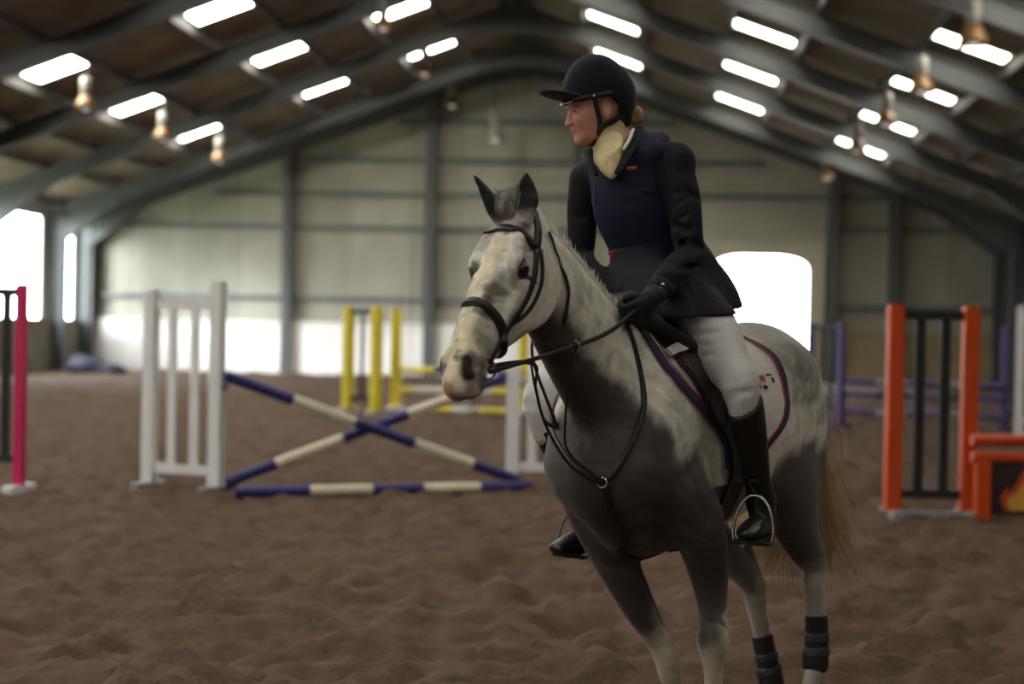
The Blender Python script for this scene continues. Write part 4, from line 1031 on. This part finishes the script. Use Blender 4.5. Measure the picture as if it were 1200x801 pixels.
M_net = mat('dark_hairnet', srgb(44, 34, 28), .8, .2, 60); M_red = mat('red_buckle', srgb(170, 30, 38), .5); M_orange = mat('orange_tab', srgb(205, 90, 40), .6)
rc = (-.15, 0, 1.6); rider, rdi = htg('person', rc, 'person in dark jacket, navy body protector and white breeches riding the grey horse', 'person')
def ln(name, F, m, parent=None, smooth=2, col=None):
    v, f = F.surf(smooth); c = col(v) if col else None
    return link(name, np_mesh(name, v, f, c), m, parent or rider, True, rdi if parent is None else None), v, f
def crease(F, lines, w_=.006, k_=.02):
    v_, f_ = F.surf(1); bv = bvh_of(v_, f_); o = HMI @ EYE
    for l in lines:
        st = []
        for i_, (px, py) in enumerate(l):
            d_ = (HMI.to_3x3() @ (P(px, py, 1) - EYE)).normalized(); h = bv.ray_cast(o, d_)
            if h[0] is not None:
                t_ = i_ / (len(l) - 1); q_ = w_ * (.35 + math.sin(math.pi * t_)); st.append((tuple(h[0] + h[1] * q_ * .45), q_, q_))
        if len(st) > 1: F.chain(st, k=k_, m=4, mode='sub')
# head frame
HC = PP(697, 128, 5.74)
hdg = R(72); fw = HMI.to_3x3() @ Vector((-math.sin(hdg), -math.cos(hdg), 0)); fw.normalize(); ptc = R(12)
FF = (fw * math.cos(ptc) - Vector((0, 0, 1)) * math.sin(ptc)).normalized(); FU = (fw * math.sin(ptc) + Vector((0, 0, 1)) * math.cos(ptc)).normalized(); FS = FU.cross(FF).normalized()
FAX = (np.array(FF), np.array(FU), np.array(FS))
def fc(f, u, s=0): return HC + FAX[0] * f + FAX[1] * u + FAX[2] * s
F = Field(np.minimum(HC, pel) - (.27, .27, .12), np.maximum(HC, pel) + (.27, .27, .16), .0042)
F.ell(fc(-.018, .035), (.097, .095, .076), .03, axes=FAX)
F.ell(fc(.030, -.035), (.062, .078, .058), .03, axes=FAX)
F.ell(fc(.040, -.072), (.045, .038, .044), .025, axes=FAX)
F.ell(fc(.076, -.098), (.019, .017, .022), .018, axes=FAX)
F.ell(fc(.073, .030), (.022, .02, .05), .02, axes=FAX)
F.chain([(fc(.086, .010), .009, .009), (fc(.103, -.022), .010, .009), (fc(.110, -.034), .013, .010)], k=.012, m=3)
for s in (-1, 1):
    F.ell(fc(.103, -.036, s * .010), (.010, .008, .009), .008, axes=FAX)
    F.ell(fc(.066, -.030, s * .036), (.028, .026, .024), .018, axes=FAX)
    F.ell(fc(.088, .004, s * .033), (.016, .011, .017), .012, 'sub', axes=FAX)
    F.ell(fc(.079, .004, s * .031), (.0135, .0115, .0145), .003, axes=FAX)
    F.ell(fc(-.012, -.012, s * .077), (.018, .031, .010), .008, axes=FAX)
    F.ell(fc(-.010, -.008, s * .089), (.010, .018, .006), .004, 'sub', axes=FAX)
    F.ell(fc(.084, -.060, s * .014), (.012, .006, .016), .008, axes=FAX)
F.ell(fc(.083, -.071, 0), (.014, .007, .020), .008, axes=FAX)
F.chain([(fc(.088, -.062, -.026), .004, .0025), (fc(.099, -.0655, 0), .004, .0025), (fc(.088, -.062, .026), .004, .0025)], up=FAX[1], k=.004, mode='sub')
F.chain([(fc(-.02, -.03), .055, .055), (fc(-.025, -.09), .052, .054), (nkb, .056, .058)], up=FAX[0], k=.04)
F.chain([(nkb, .07, .05), (upc, .13, .08), (che, .14, .10), (wai, .12, .09), (pel, .13, .10)], up=TF, k=.05)
F.chain([(shL * .8 + shR * .2, .045, .05), (shR * .8 + shL * .2, .045, .05)], k=.05, m=1)
def skincol(v):
    c = np.tile(np.array(srgb(208, 150, 130)), (len(v), 1)); q = v - HC
    f_, u_, s_ = q @ FAX[0], q @ FAX[1], q @ FAX[2]
    d = np.sqrt((f_ - .08) ** 2 + (u_ + .035) ** 2 + (np.abs(s_) - .04) ** 2); c = blend(c, (1 - sm(d, .01, .035)) * .3, srgb(205, 124, 108))
    d = np.sqrt(((f_ - .09) / 1) ** 2 + ((u_ + .065) * 1.6) ** 2 + (s_ * .7) ** 2); c = blend(c, (1 - sm(d, .011, .019)) * .75, srgb(165, 70, 70))
    d = np.sqrt((f_ - .082) ** 2 + ((u_ - .020) * 2.2) ** 2 + ((np.abs(s_) - .034) * .6) ** 2); c = blend(c, (1 - sm(d, .008, .016)) * .6, srgb(110, 80, 62))
    d = np.sqrt((f_ - .088) ** 2 + ((u_ - .003) * 2.6) ** 2 + ((np.abs(s_) - .032) * .7) ** 2); c = blend(c, (1 - sm(d, .006, .012)) * .85, srgb(58, 40, 34))
    return c
ln('body', F, M_skin, smooth=1, col=skincol)
# helmet
F = Field(HC - .26, HC + .26, .004)
F.ell(fc(-.020, .055), (.128, .112, .100), .01, axes=FAX); F.ell(fc(-.018, .12), (.07, .062, .066), .06, axes=FAX)
F.ell(fc(-.035, .03), (.122, .12, .098), .02, axes=FAX)
F.ell(fc(-.012, .184), (.016, .007, .016), .012, axes=FAX)
F.plane(fc(.10, .036), -FAX[1] * 1.0 + FAX[0] * .0 - FAX[0] * -.0 + FAX[0] * .28 * 0, .006) if False else None
d = (F.ax[0][:, None, None] - HC[0]), (F.ax[1][None, :, None] - HC[1]), (F.ax[2][None, None, :] - HC[2])
ff = d[0] * FAX[0][0] + d[1] * FAX[0][1] + d[2] * FAX[0][2]; uu = d[0] * FAX[1][0] + d[1] * FAX[1][1] + d[2] * FAX[1][2]; ss_ = d[0] * FAX[2][0] + d[1] * FAX[2][1] + d[2] * FAX[2][2]
low_ = .030 - .085 * np.clip((-ff - .03) / .07, 0, 1); cut = (low_ - uu) * .9; F.g = np.maximum(F.g, cut).astype(np.float32)
inner = np.sqrt(((ff + .02) / .108) ** 2 + ((uu - .035) / .105) ** 2 + (ss_ / .084) ** 2) - 1; F.g = np.maximum(F.g, -inner.astype(np.float32) * .09)
helm, _, _ = ln('helmet', F, M_helm)
F = Field(HC - .26, HC + .26, .0035)
pk = FAX[0] * math.cos(R(20)) + FAX[1] * math.sin(R(20)); pu = np.cross(FAX[2], pk); pu = -pu if pu @ FAX[1] < 0 else pu
F.ell(fc(.098, .058), (.098, .0110, .082), .004, axes=(pk, pu, FAX[2])); F.ell(fc(.0, .03), (.09, .07, .082), .006, 'sub', axes=FAX)
v, f = F.surf(1); link('peak', np_mesh('peak', v, f), M_helm, helm, True)
def oval(u, fr_, sr_, f0, n=44, a0=0, a1=2 * math.pi, drop=0):
    return [fc(f0 + fr_ * math.cos(t), u - drop * (1 - math.cos(t)) / 2, sr_ * math.sin(t)) for t in np.linspace(a0, a1, n)]
pts = oval(.040, .126, .102, -.012, 30, -1.75, 1.75, 0); MB().ribbon(pts, [np.array(p) - fc(-.02, .04) for p in pts], .014, .004).build('helmet_band', M_lea, helm, True)
pts = oval(.034, .1285, .104, -.012, 16, -.55, .55, 0); MB().ribbon(pts, [np.array(p) - fc(-.02, .04) for p in pts], .005, .003).build('front_piping', mat('silver_piping', srgb(170, 172, 180), .4), helm, True)
q = fc(.03, .040, .101); MB().box((0, 0, 0), (.014, .006, .008)).build('fitting', M_metal, helm, False, Matrix.Translation(q))
for s in (-1, 1):
    M_ = MB(); c = crom([fc(.03, .04, s * .092), fc(.026, .0, s * .083), fc(.018, -.05, s * .069), fc(.022, -.085, s * .05), fc(.035, -.115, s * .025), fc(.042, -.122, 0)], 5)
    M_.ribbon(c, [np.array(p) - fc(.0, -.02) for p in c], .017, .005).build('chin_strap', M_lea, helm, True)
    c = crom([fc(-.075, -.02, s * .07), fc(-.04, -.05, s * .075), fc(.0, -.062, s * .072), fc(.020, -.075, s * .058)], 5)
    MB().ribbon(c, [np.array(p) - fc(-.02, -.02) for p in c], .022, .005).build('chin_strap', M_lea, helm, True)
# hair in a net with a bun
F = Field(HC - .24, HC + .24, .004); F.ell(fc(-.072, -.030), (.048, .055, .06), .02, axes=FAX); F.ell(fc(-.105, -.045), (.03, .032, .04), .02, axes=FAX); ln('hair_net', F, M_net)
F = Field(HC - .24, HC + .24, .004); bc = fc(-.140, -.040, .01); F.ell(bc, (.030, .034, .036), .02, axes=FAX); F.ell(bc + (0, 0, -.022), (.026, .02, .03), .02, axes=FAX); ln('hair_bun', F, M_hair)
# jacket
hemF = PP(770, 345, 5.60); 
F = Field((-.62, -.58, 1.50), (.38, .42, 2.24), .006)
tor = [(nkb + (0, 0, -.02), .075, .06), (upc, .150, .098), (che, .162, .120), (wai, .152, .118), (pel * .55 + wai * .45, .165, .135), (pel + (-.0, 0, -.03), .195, .175), (pel + (-.01, 0.0, -.10), .21, .19)]
F.chain(tor, up=TF, k=.03)
F.chain([(shL * .86 + shR * .14 + (0, 0, -.005), .060, .062), (shR * .86 + shL * .14 + (0, 0, -.005), .060, .062)], up=TF, k=.05, m=1)
slL = [(shL + (0, -.02, -.01), .064, .066), (shL * .6 + elL * .4, .060, .062), (shL * .2 + elL * .8, .053, .056), (elL, .050, .052), (elL * .6 + wrL * .4, .046, .050), (wrL * .92 + elL * .08, .038, .040)]
slR = [(shR + (0, .01, -.01), .060, .062), (shR * .6 + elR * .4, .056, .058), (shR * .2 + elR * .8, .05, .052), (elR, .047, .048), (elR * .6 + wrR * .4, .044, .046), (wrR * .92 + elR * .08, .036, .037)]
F.chain(slL, up=TF, k=.03, m=5); F.chain(slR, up=TF, k=.03, m=5)
F.ell(shL + (0, -.01, .0), (.07, .065, .06), .03)
# tails of the coat over the hip
F.chain([(PP(803, 318, 5.82), .10, .06), (PP(811, 350, 5.80), .112, .06), (PP(816, 374, 5.78), .118, .06)], up=TF, k=.05)
hL_ = PP(812, 364, 5.68); kL_ = PP(867, 452, 5.46)
F.chain([(hL_ + (-.03, -.06, .02), .125, .13), (hL_ * .62 + kL_ * .38 + (.0, .0, .015), .110, .118)], up=(0, 0, 1), k=.05, m=1)
F.chain([(PP(784, 326, 5.66), .05, .05), (PP(788, 352, 5.55), .08, .055), (PP(790, 380, 5.50), .09, .05)], up=TF, k=.05)
F.chain([(PP(754, 285, 5.84), .09, .05), (PP(745, 315, 5.76), .10, .05), (PP(742, 345, 5.70), .10, .05), (PP(742, 372, 5.66), .10, .05)], up=TF, k=.09)
# creases
crs = [((.5, .012), (.66, -.01)), ]
for t, w_ in ((.50, .007), (.66, .008), (.82, .009), (.93, .009)):
    c = shL * (1 - t) + elL * t; ax_ = (elL - shL) / np.linalg.norm(elL - shL)
    o1 = np.cross(ax_, TF); F.chain([(c + TF * .055 + o1 * .03 + ax_ * .015, w_, .004), (c + TF * .06 - ax_ * .0, w_, .005), (c + TF * .045 - o1 * .045 - ax_ * .02, w_, .004)], k=.014, mode='sub', up=ax_)
F.chain([(nkb + FAX[0] * .03 + (0, 0, .05), .062, .062), (nkb + TF * .05 + (0, 0, -.0), .060, .055), (upc + TF * .10 + (0, 0, .00), .03, .04)], up=TF, k=.01, mode='sub')
hz = PP(812, 366, 5.65)[2]; CREASE_J = 1; F.plane((0, 0, hz), (-.10, -.02, -1), .006)
crease(F, [[(788, 228), (802, 224), (820, 234)], [(786, 262), (806, 270), (824, 262)], [(788, 290), (806, 284), (826, 292)], [(784, 306), (800, 314), (822, 312)], [(776, 322), (792, 330), (806, 326)], [(802, 330), (812, 345), (818, 360)], [(668, 250), (678, 256), (690, 250)]], .007, .022)
jk, jv, jf = ln('jacket', F, M_jack); JB = bvh_of(jv, jf)
# stock tie, collar
F = Field(nkb - (.2, .2, .2), nkb + (.2, .2, .16), .004)
F.chain([(fc(-.036, -.066), .062, .064), (fc(-.030, -.10), .066, .068), (nkb + (0, 0, .0), .066, .068), (nkb + TF * .02 + (0, 0, -.03), .072, .066)], up=TF, k=.02)
F.chain([(PP(716, 168, 5.70), .056, .03), (PP(714, 184, 5.67), .056, .028), (PP(716, 198, 5.655), .036, .02), (PP(717, 205, 5.65), .018, .014)], up=TF, k=.02)
for a, b, dd_ in (((696, 180), (728, 160), 5.62), ((700, 192), (732, 170), 5.61), ((708, 160), (720, 196), 5.60), ((700, 166), (734, 150), 5.64), ((712, 200), (730, 184), 5.60), ((728, 152), (738, 166), 5.66)):
    m_ = PP((a[0] + b[0]) / 2, (a[1] + b[1]) / 2 + 3, dd_)
    F.chain([(PP(a[0], a[1], dd_ + .02), .003, .012), (m_, .004, .020), (PP(b[0], b[1], dd_ + .02), .003, .012)], up=TF, k=.012, mode='sub')
ln('stock_tie', F, M_stock)
def jsnap(px, py, off=.0):
    o = HMI @ EYE; d_ = (HMI.to_3x3() @ (P(px, py, 1) - EYE)).normalized(); h = JB.ray_cast(o, d_)
    return (h[0], h[1]) if h[0] is not None else (Vector(PP(px, py, 5.65)), Vector(TF))
# body protector worn over the jacket
F = Field((-.62, -.58, 1.60), (.38, .42, 2.24), .006)
F.chain([(nkb + (0, 0, -.02), .085, .075), (upc, .158, .118), (che, .170, .140), (wai, .160, .133), (pel * .5 + wai * .5, .165, .145)], up=TF, k=.03)
F.chain([(shL * .70 + shR * .30 + (0, 0, .005), .07, .075), (shR * .70 + shL * .30 + (0, 0, .005), .07, .075)], up=TF, k=.05, m=1)
F.chain([(PP(768, 178, 5.66), .04, .04), (PP(772, 168, 5.72), .045, .03)], up=TF, k=.03, m=1)
F.ell(shL + TS * .015 + (0, 0, -.075), (.10, .075, .105), .02, 'sub', axes=(TF, TS, (0, 0, 1)))
F.ell(shR - TS * .015 + (0, 0, -.075), (.10, .075, .105), .02, 'sub', axes=(TF, TS, (0, 0, 1)))
F.chain([(fc(-.03, -.09), .078, .078), (nkb + (0, 0, .01), .082, .082), (upc + TF * .10 + (0, 0, .035), .055, .05)], up=TF, k=.012, mode='sub')
F.plane(wai + (0, 0, -.045), (.0, 0, -1), .008)
vst, vv, vf = ln('body_protector', F, M_vest); VB = bvh_of(vv, vf)
def vsnap(px, py):
    o = HMI @ EYE; d_ = (HMI.to_3x3() @ (P(px, py, 1) - EYE)).normalized(); h = VB.ray_cast(o, d_)
    if h[0] is None: h = VB.find_nearest(Vector(PP(px, py, 5.72)))
    return (h[0], h[1])
def vstrip(pl, w_, th, m, name, parent=None):
    c = [vsnap(*p) for p in pl]; pp = crom([a for a, b in c], 5); nn = [c[min(int(i / 5), len(c) - 1)][1] for i in range(len(pp))]
    return MB().ribbon([Vector(a) + n_ * .0 for a, n_ in zip(pp, nn)], nn, w_, th).build(name, m, parent or vst, True)
vstrip([(698, 214), (697, 235), (699, 258)], .008, .004, M_navyt, 'side_trim')
vstrip([(734, 197), (746, 196.5)], .010, .004, M_orange, 'orange_tab')
vstrip([(716, 296), (728, 297), (752, 296)], .034, .006, M_lea, 'waist_strap')
a, b = vsnap(720, 297); MB().box((0, 0, 0), (.030, .026, .012), bev=.004).build('red_buckle', M_red, vst, False, Matrix.Translation(a + b * .008) @ b.to_track_quat('Z', 'Y').to_matrix().to_4x4())
vstrip([(752, 222), (766, 225), (778, 224)], .012, .004, M_navyt if False else M_vest, 'side_strap')
# collar and lapels
for pl, w0 in (([(746, 152, 5.76), (741, 170, 5.67), (733, 188, 5.60), (723, 204, 5.575)], .05), ([(690, 178, 5.74), (692, 192, 5.68), (700, 206, 5.64)], .034)):
    pp = crom([PP(*p) for p in pl], 5); n_ = len(pp); nn = [Vector(TF) * .8 + Vector((0, .2, .4))] * n_
    MB().ribbon([Vector(x) for x in pp], nn, [w0 * (1 - .6 * i / n_) for i in range(n_)], .010).build('lapel', M_jack, jk, True)
c = crom([PP(742, 152, 5.72), PP(738, 163, 5.66), PP(730, 176, 5.62)], 5); MB().ribbon(c, [Vector(TF) + Vector((0, .5, 0))] * len(c), .012, .006).build('shirt_collar', M_shirt, rider, True, rdi)
# cuff buttons
for px, py in ((773, 338), (777, 333)):
    a, b = jsnap(px, py); MB().lathe([(0, .005), (.006, .004), (.007, 0)], 10).build('cuff_button', M_metal, jk, True, Matrix.Translation(a) @ b.to_track_quat('Z', 'Y').to_matrix().to_4x4())
# breeches
hipL = PP(812, 364, 5.68); hipR = np.array((hipL[0] + .03, -hipL[1] - .02, hipL[2] - .02)); knL = PP(867, 452, 5.46); knR = PP(634, 468, 5.72)
anL = PP(887, 602, 5.55); anR = PP(657, 622, 5.80)
F = Field((-.60, -.56, .95), (.40, .56, 1.80), .006)
F.chain([(pel + (0, 0, .02), .16, .13), (pel + (-.0, 0, -.06), .17, .15)], up=TF, k=.05, m=1)
F.chain([(hipL + (-.03, -.06, -.0), .105, .11), (hipL * .65 + knL * .35 + (0, .0, .012), .098, .108), (hipL * .25 + knL * .75 + (0, 0, .005), .072, .082), (knL, .060, .066), (knL * .75 + anL * .25, .046, .050)], up=(0, 0, 1), k=.05)
F.chain([(hipR + (-.03, .06, -.0), .105, .11), (hipR * .65 + knR * .35, .092, .10), (hipR * .25 + knR * .75, .072, .078), (knR, .060, .066), (knR * .75 + anR * .25, .046, .050)], up=(0, 0, 1), k=.05)
crease(F, [[(775, 384), (795, 391), (815, 392), (838, 388)], [(782, 395), (805, 404), (832, 405)], [(790, 408), (812, 416), (836, 415)], [(774, 376), (800, 380), (822, 378)], [(852, 470), (862, 463), (878, 458)]], .0065)
ln('breeches', F, M_bree)
# boots
def boot(kn, an, toe, heel, label=None):
    F = Field(np.min([kn, an, toe, heel], 0) - .13, np.max([kn, an, toe, heel], 0) + .13, .0048)
    ax_ = (an - kn) / np.linalg.norm(an - kn); s0 = kn * .90 + an * .10
    F.chain([(kn * 1.0, .064, .070), (s0, .066, .074), (kn * .72 + an * .28, .064, .074), (kn * .45 + an * .55, .055, .062), (kn * .15 + an * .85, .043, .047), (an, .044, .048)], up=(1, 0, 0), k=.02)
    F.chain([(heel + (0.01, 0, .035), .034, .045), (heel * .4 + toe * .6 + (0, 0, .028), .040, .036), (toe * .85 + heel * .15 + (0, 0, .018), .042, .026), (toe + (0, 0, .012), .034, .02)], up=(0, 0, 1), k=.03)
    F.chain([(an, .044, .05), (heel + (.02, 0, .05), .038, .05)], up=(1, 0, 0), k=.03)
    # slanting top edge, a sole line
    F.plane(kn * .84 + an * .16, (.75, -.2 * np.sign(kn[1]), 1.0), .005)
    for t in (.80, .86, .92): c = kn * (1 - t) + an * t; F.chain([(c + (.05, -.04, 0), .003, .004), (c + (.052, 0, .004), .004, .005), (c + (.04, .05, -.004), .003, .004)], k=.01, mode='sub')
    b, v, f = ln('riding_boot', F, M_boot)
    d_ = (toe - heel); Ld = np.linalg.norm(d_); yaw_ = math.atan2(d_[1], d_[0])
    out = []; prof = [(-.5, .026), (-.42, .034), (-.2, .034), (0, .032), (.2, .042), (.38, .042), (.48, .030), (.54, .012)]
    pl = [(Ld * (a + .0) , b_) for a, b_ in prof] + [(Ld * a, -b_) for a, b_ in reversed(prof)]; c = (toe + heel) / 2
    Mx = Matrix.Translation(c) @ Matrix.Rotation(yaw_, 4, 'Z'); n_ = len(pl)
    vs = [Mx @ Vector((x, y, -.004)) for x, y in pl] + [Mx @ Vector((x, y, -.014)) for x, y in pl]
    MB().add(vs, [tuple(range(n_ - 1, -1, -1)), tuple(range(n_, 2 * n_))] + [(i, (i + 1) % n_, (i + 1) % n_ + n_, i + n_) for i in range(n_)]).box(heel + (.03, 0, -.016), (.055, .055, .026)).build('sole', M_rub, b)
    return b
toeL = PP(874, 630, 5.40); toeL[2] -= .0; heelL = toeL + np.array((-.235, -.03, -.012))
toeR = PP(653, 646, 5.72); heelR = toeR + np.array((-.235, .04, 0.0))
anL = np.array((heelL[0] + .045, anL[1], heelL[2] + .115)); anR = np.array((heelR[0] + .045, anR[1] * .5 + heelR[1] * .5, heelR[2] + .115))
boot(knL, anL, toeL, heelL); boot(knR, anR, toeR, heelR)
# stirrups hang from the saddle on leathers
for s, toe, heel, an_, kn_ in ((1, toeL, heelL, anL, knL), (-1, toeR, heelR, anR, knR)):
    d_ = (toe - heel) / np.linalg.norm(toe - heel); sdv = np.cross((0, 0, 1), d_); sdv /= np.linalg.norm(sdv); b0 = toe * .68 + heel * .32 + np.array((0, 0, -.022))
    up2 = np.array((0, 0, 1)) - d_ * .15
    t, ti = htg('stirrup', tuple(b0), 'steel stirrup iron round the rider\'s %s boot' % ('left' if s > 0 else 'right'), 'stirrup')
    arch = [b0 + sdv * x + up2 * z for x, z in ((-.062, 0), (-.068, .03), (-.066, .07), (-.052, .115), (-.028, .148), (0, .158), (.028, .148), (.052, .115), (.066, .07), (.068, .03), (.062, 0))]
    MB().tube(crom(arch, 3), .0055, 8).build('iron', M_metal, t, True, ti)
    MB().box((0, 0, 0), (.034, .13, .010), bev=.002).build('tread', M_rub, t, False, ti @ Matrix.Translation(b0) @ Matrix.Rotation(math.atan2(d_[1], d_[0]), 4, 'Z'))
    top = Vector(b0 + up2 * .16); a1 = xphi(-.10, s * R(60), .036)[0]; a2 = xphi(-.10, s * R(95), .032)[0]
    mid = Vector(kn_ * .45 + an_ * .55) * .5 + (a2 + top) * .25
    c = [a1, a2, a2 * .5 + top * .5 + Vector((0, -s * .02, 0)), top]; cc = crom(c, 6)
    MB().ribbon(cc, [Vector((0, s, 0))] * len(cc), .022, .006).build('stirrup_leather', M_lea, t, True, ti)
# gloved hands holding the reins
def hand(wr, c, fdir, updir, side, name):
    """palm from the wrist, four curled fingers, thumb on top"""
    fd = np.array(fdir, float); fd /= np.linalg.norm(fd); ud = np.array(updir, float); ud -= fd * (ud @ fd); ud /= np.linalg.norm(ud); inn_ = np.cross(fd, ud) * side   # towards the palm
    F = Field(c - .15, c + .15, .0032)
    F.chain([(wr, .030, .028), (wr * .5 + c * .5, .027, .034), (c, .020, .040), (c + fd * .025, .018, .040)], up=ud, k=.015)
    for k_, (o_, l_, r_) in enumerate(((.031, 1.0, .0105), (.011, 1.08, .0108), (-.010, 1.0, .0102), (-.029, .82, .0092))):
        b_ = c + fd * .028 + ud * o_; p1_ = b_ + fd * .030 * l_ + inn_ * .010; p2_ = p1_ + inn_ * .026 * l_ - fd * .006; p3_ = p2_ - fd * .024 * l_ + inn_ * .004
        F.chain([(b_, r_ * 1.05, r_ * 1.05), (p1_, r_, r_), (p2_, r_ * .95, r_ * .95), (p3_, r_ * .85, r_ * .85)], up=ud, k=.005, m=3)
    t0 = c - fd * .020 + ud * .030 + inn_ * .008; F.chain([(t0, .014, .014), (t0 + fd * .026 + ud * .014 + inn_ * .014, .0125, .0125), (t0 + fd * .052 + ud * .016 + inn_ * .022, .0105, .0105)], k=.008, m=3)
    F.chain([(wr - fd * .012, .036, .034), (wr + fd * .006, .034, .032)], up=ud, k=.006, m=1)
    return ln(name, F, M_glove, smooth=1)
hL = np.array(HANDL) + np.array((-.045, 0, .01)); hand(wrL * .9 + hL * .1, hL, np.array(HANDL) - wrL + (0.03, -.02, -.01), (0, .25, 1), 1, 'glove')
hR = np.array(HANDR) + np.array((-.045, 0, .01)); hand(wrR * .85 + hR * .15, hR, np.array(HANDR) - wrR + (.03, .02, 0), (0, -.25, 1), -1, 'glove')
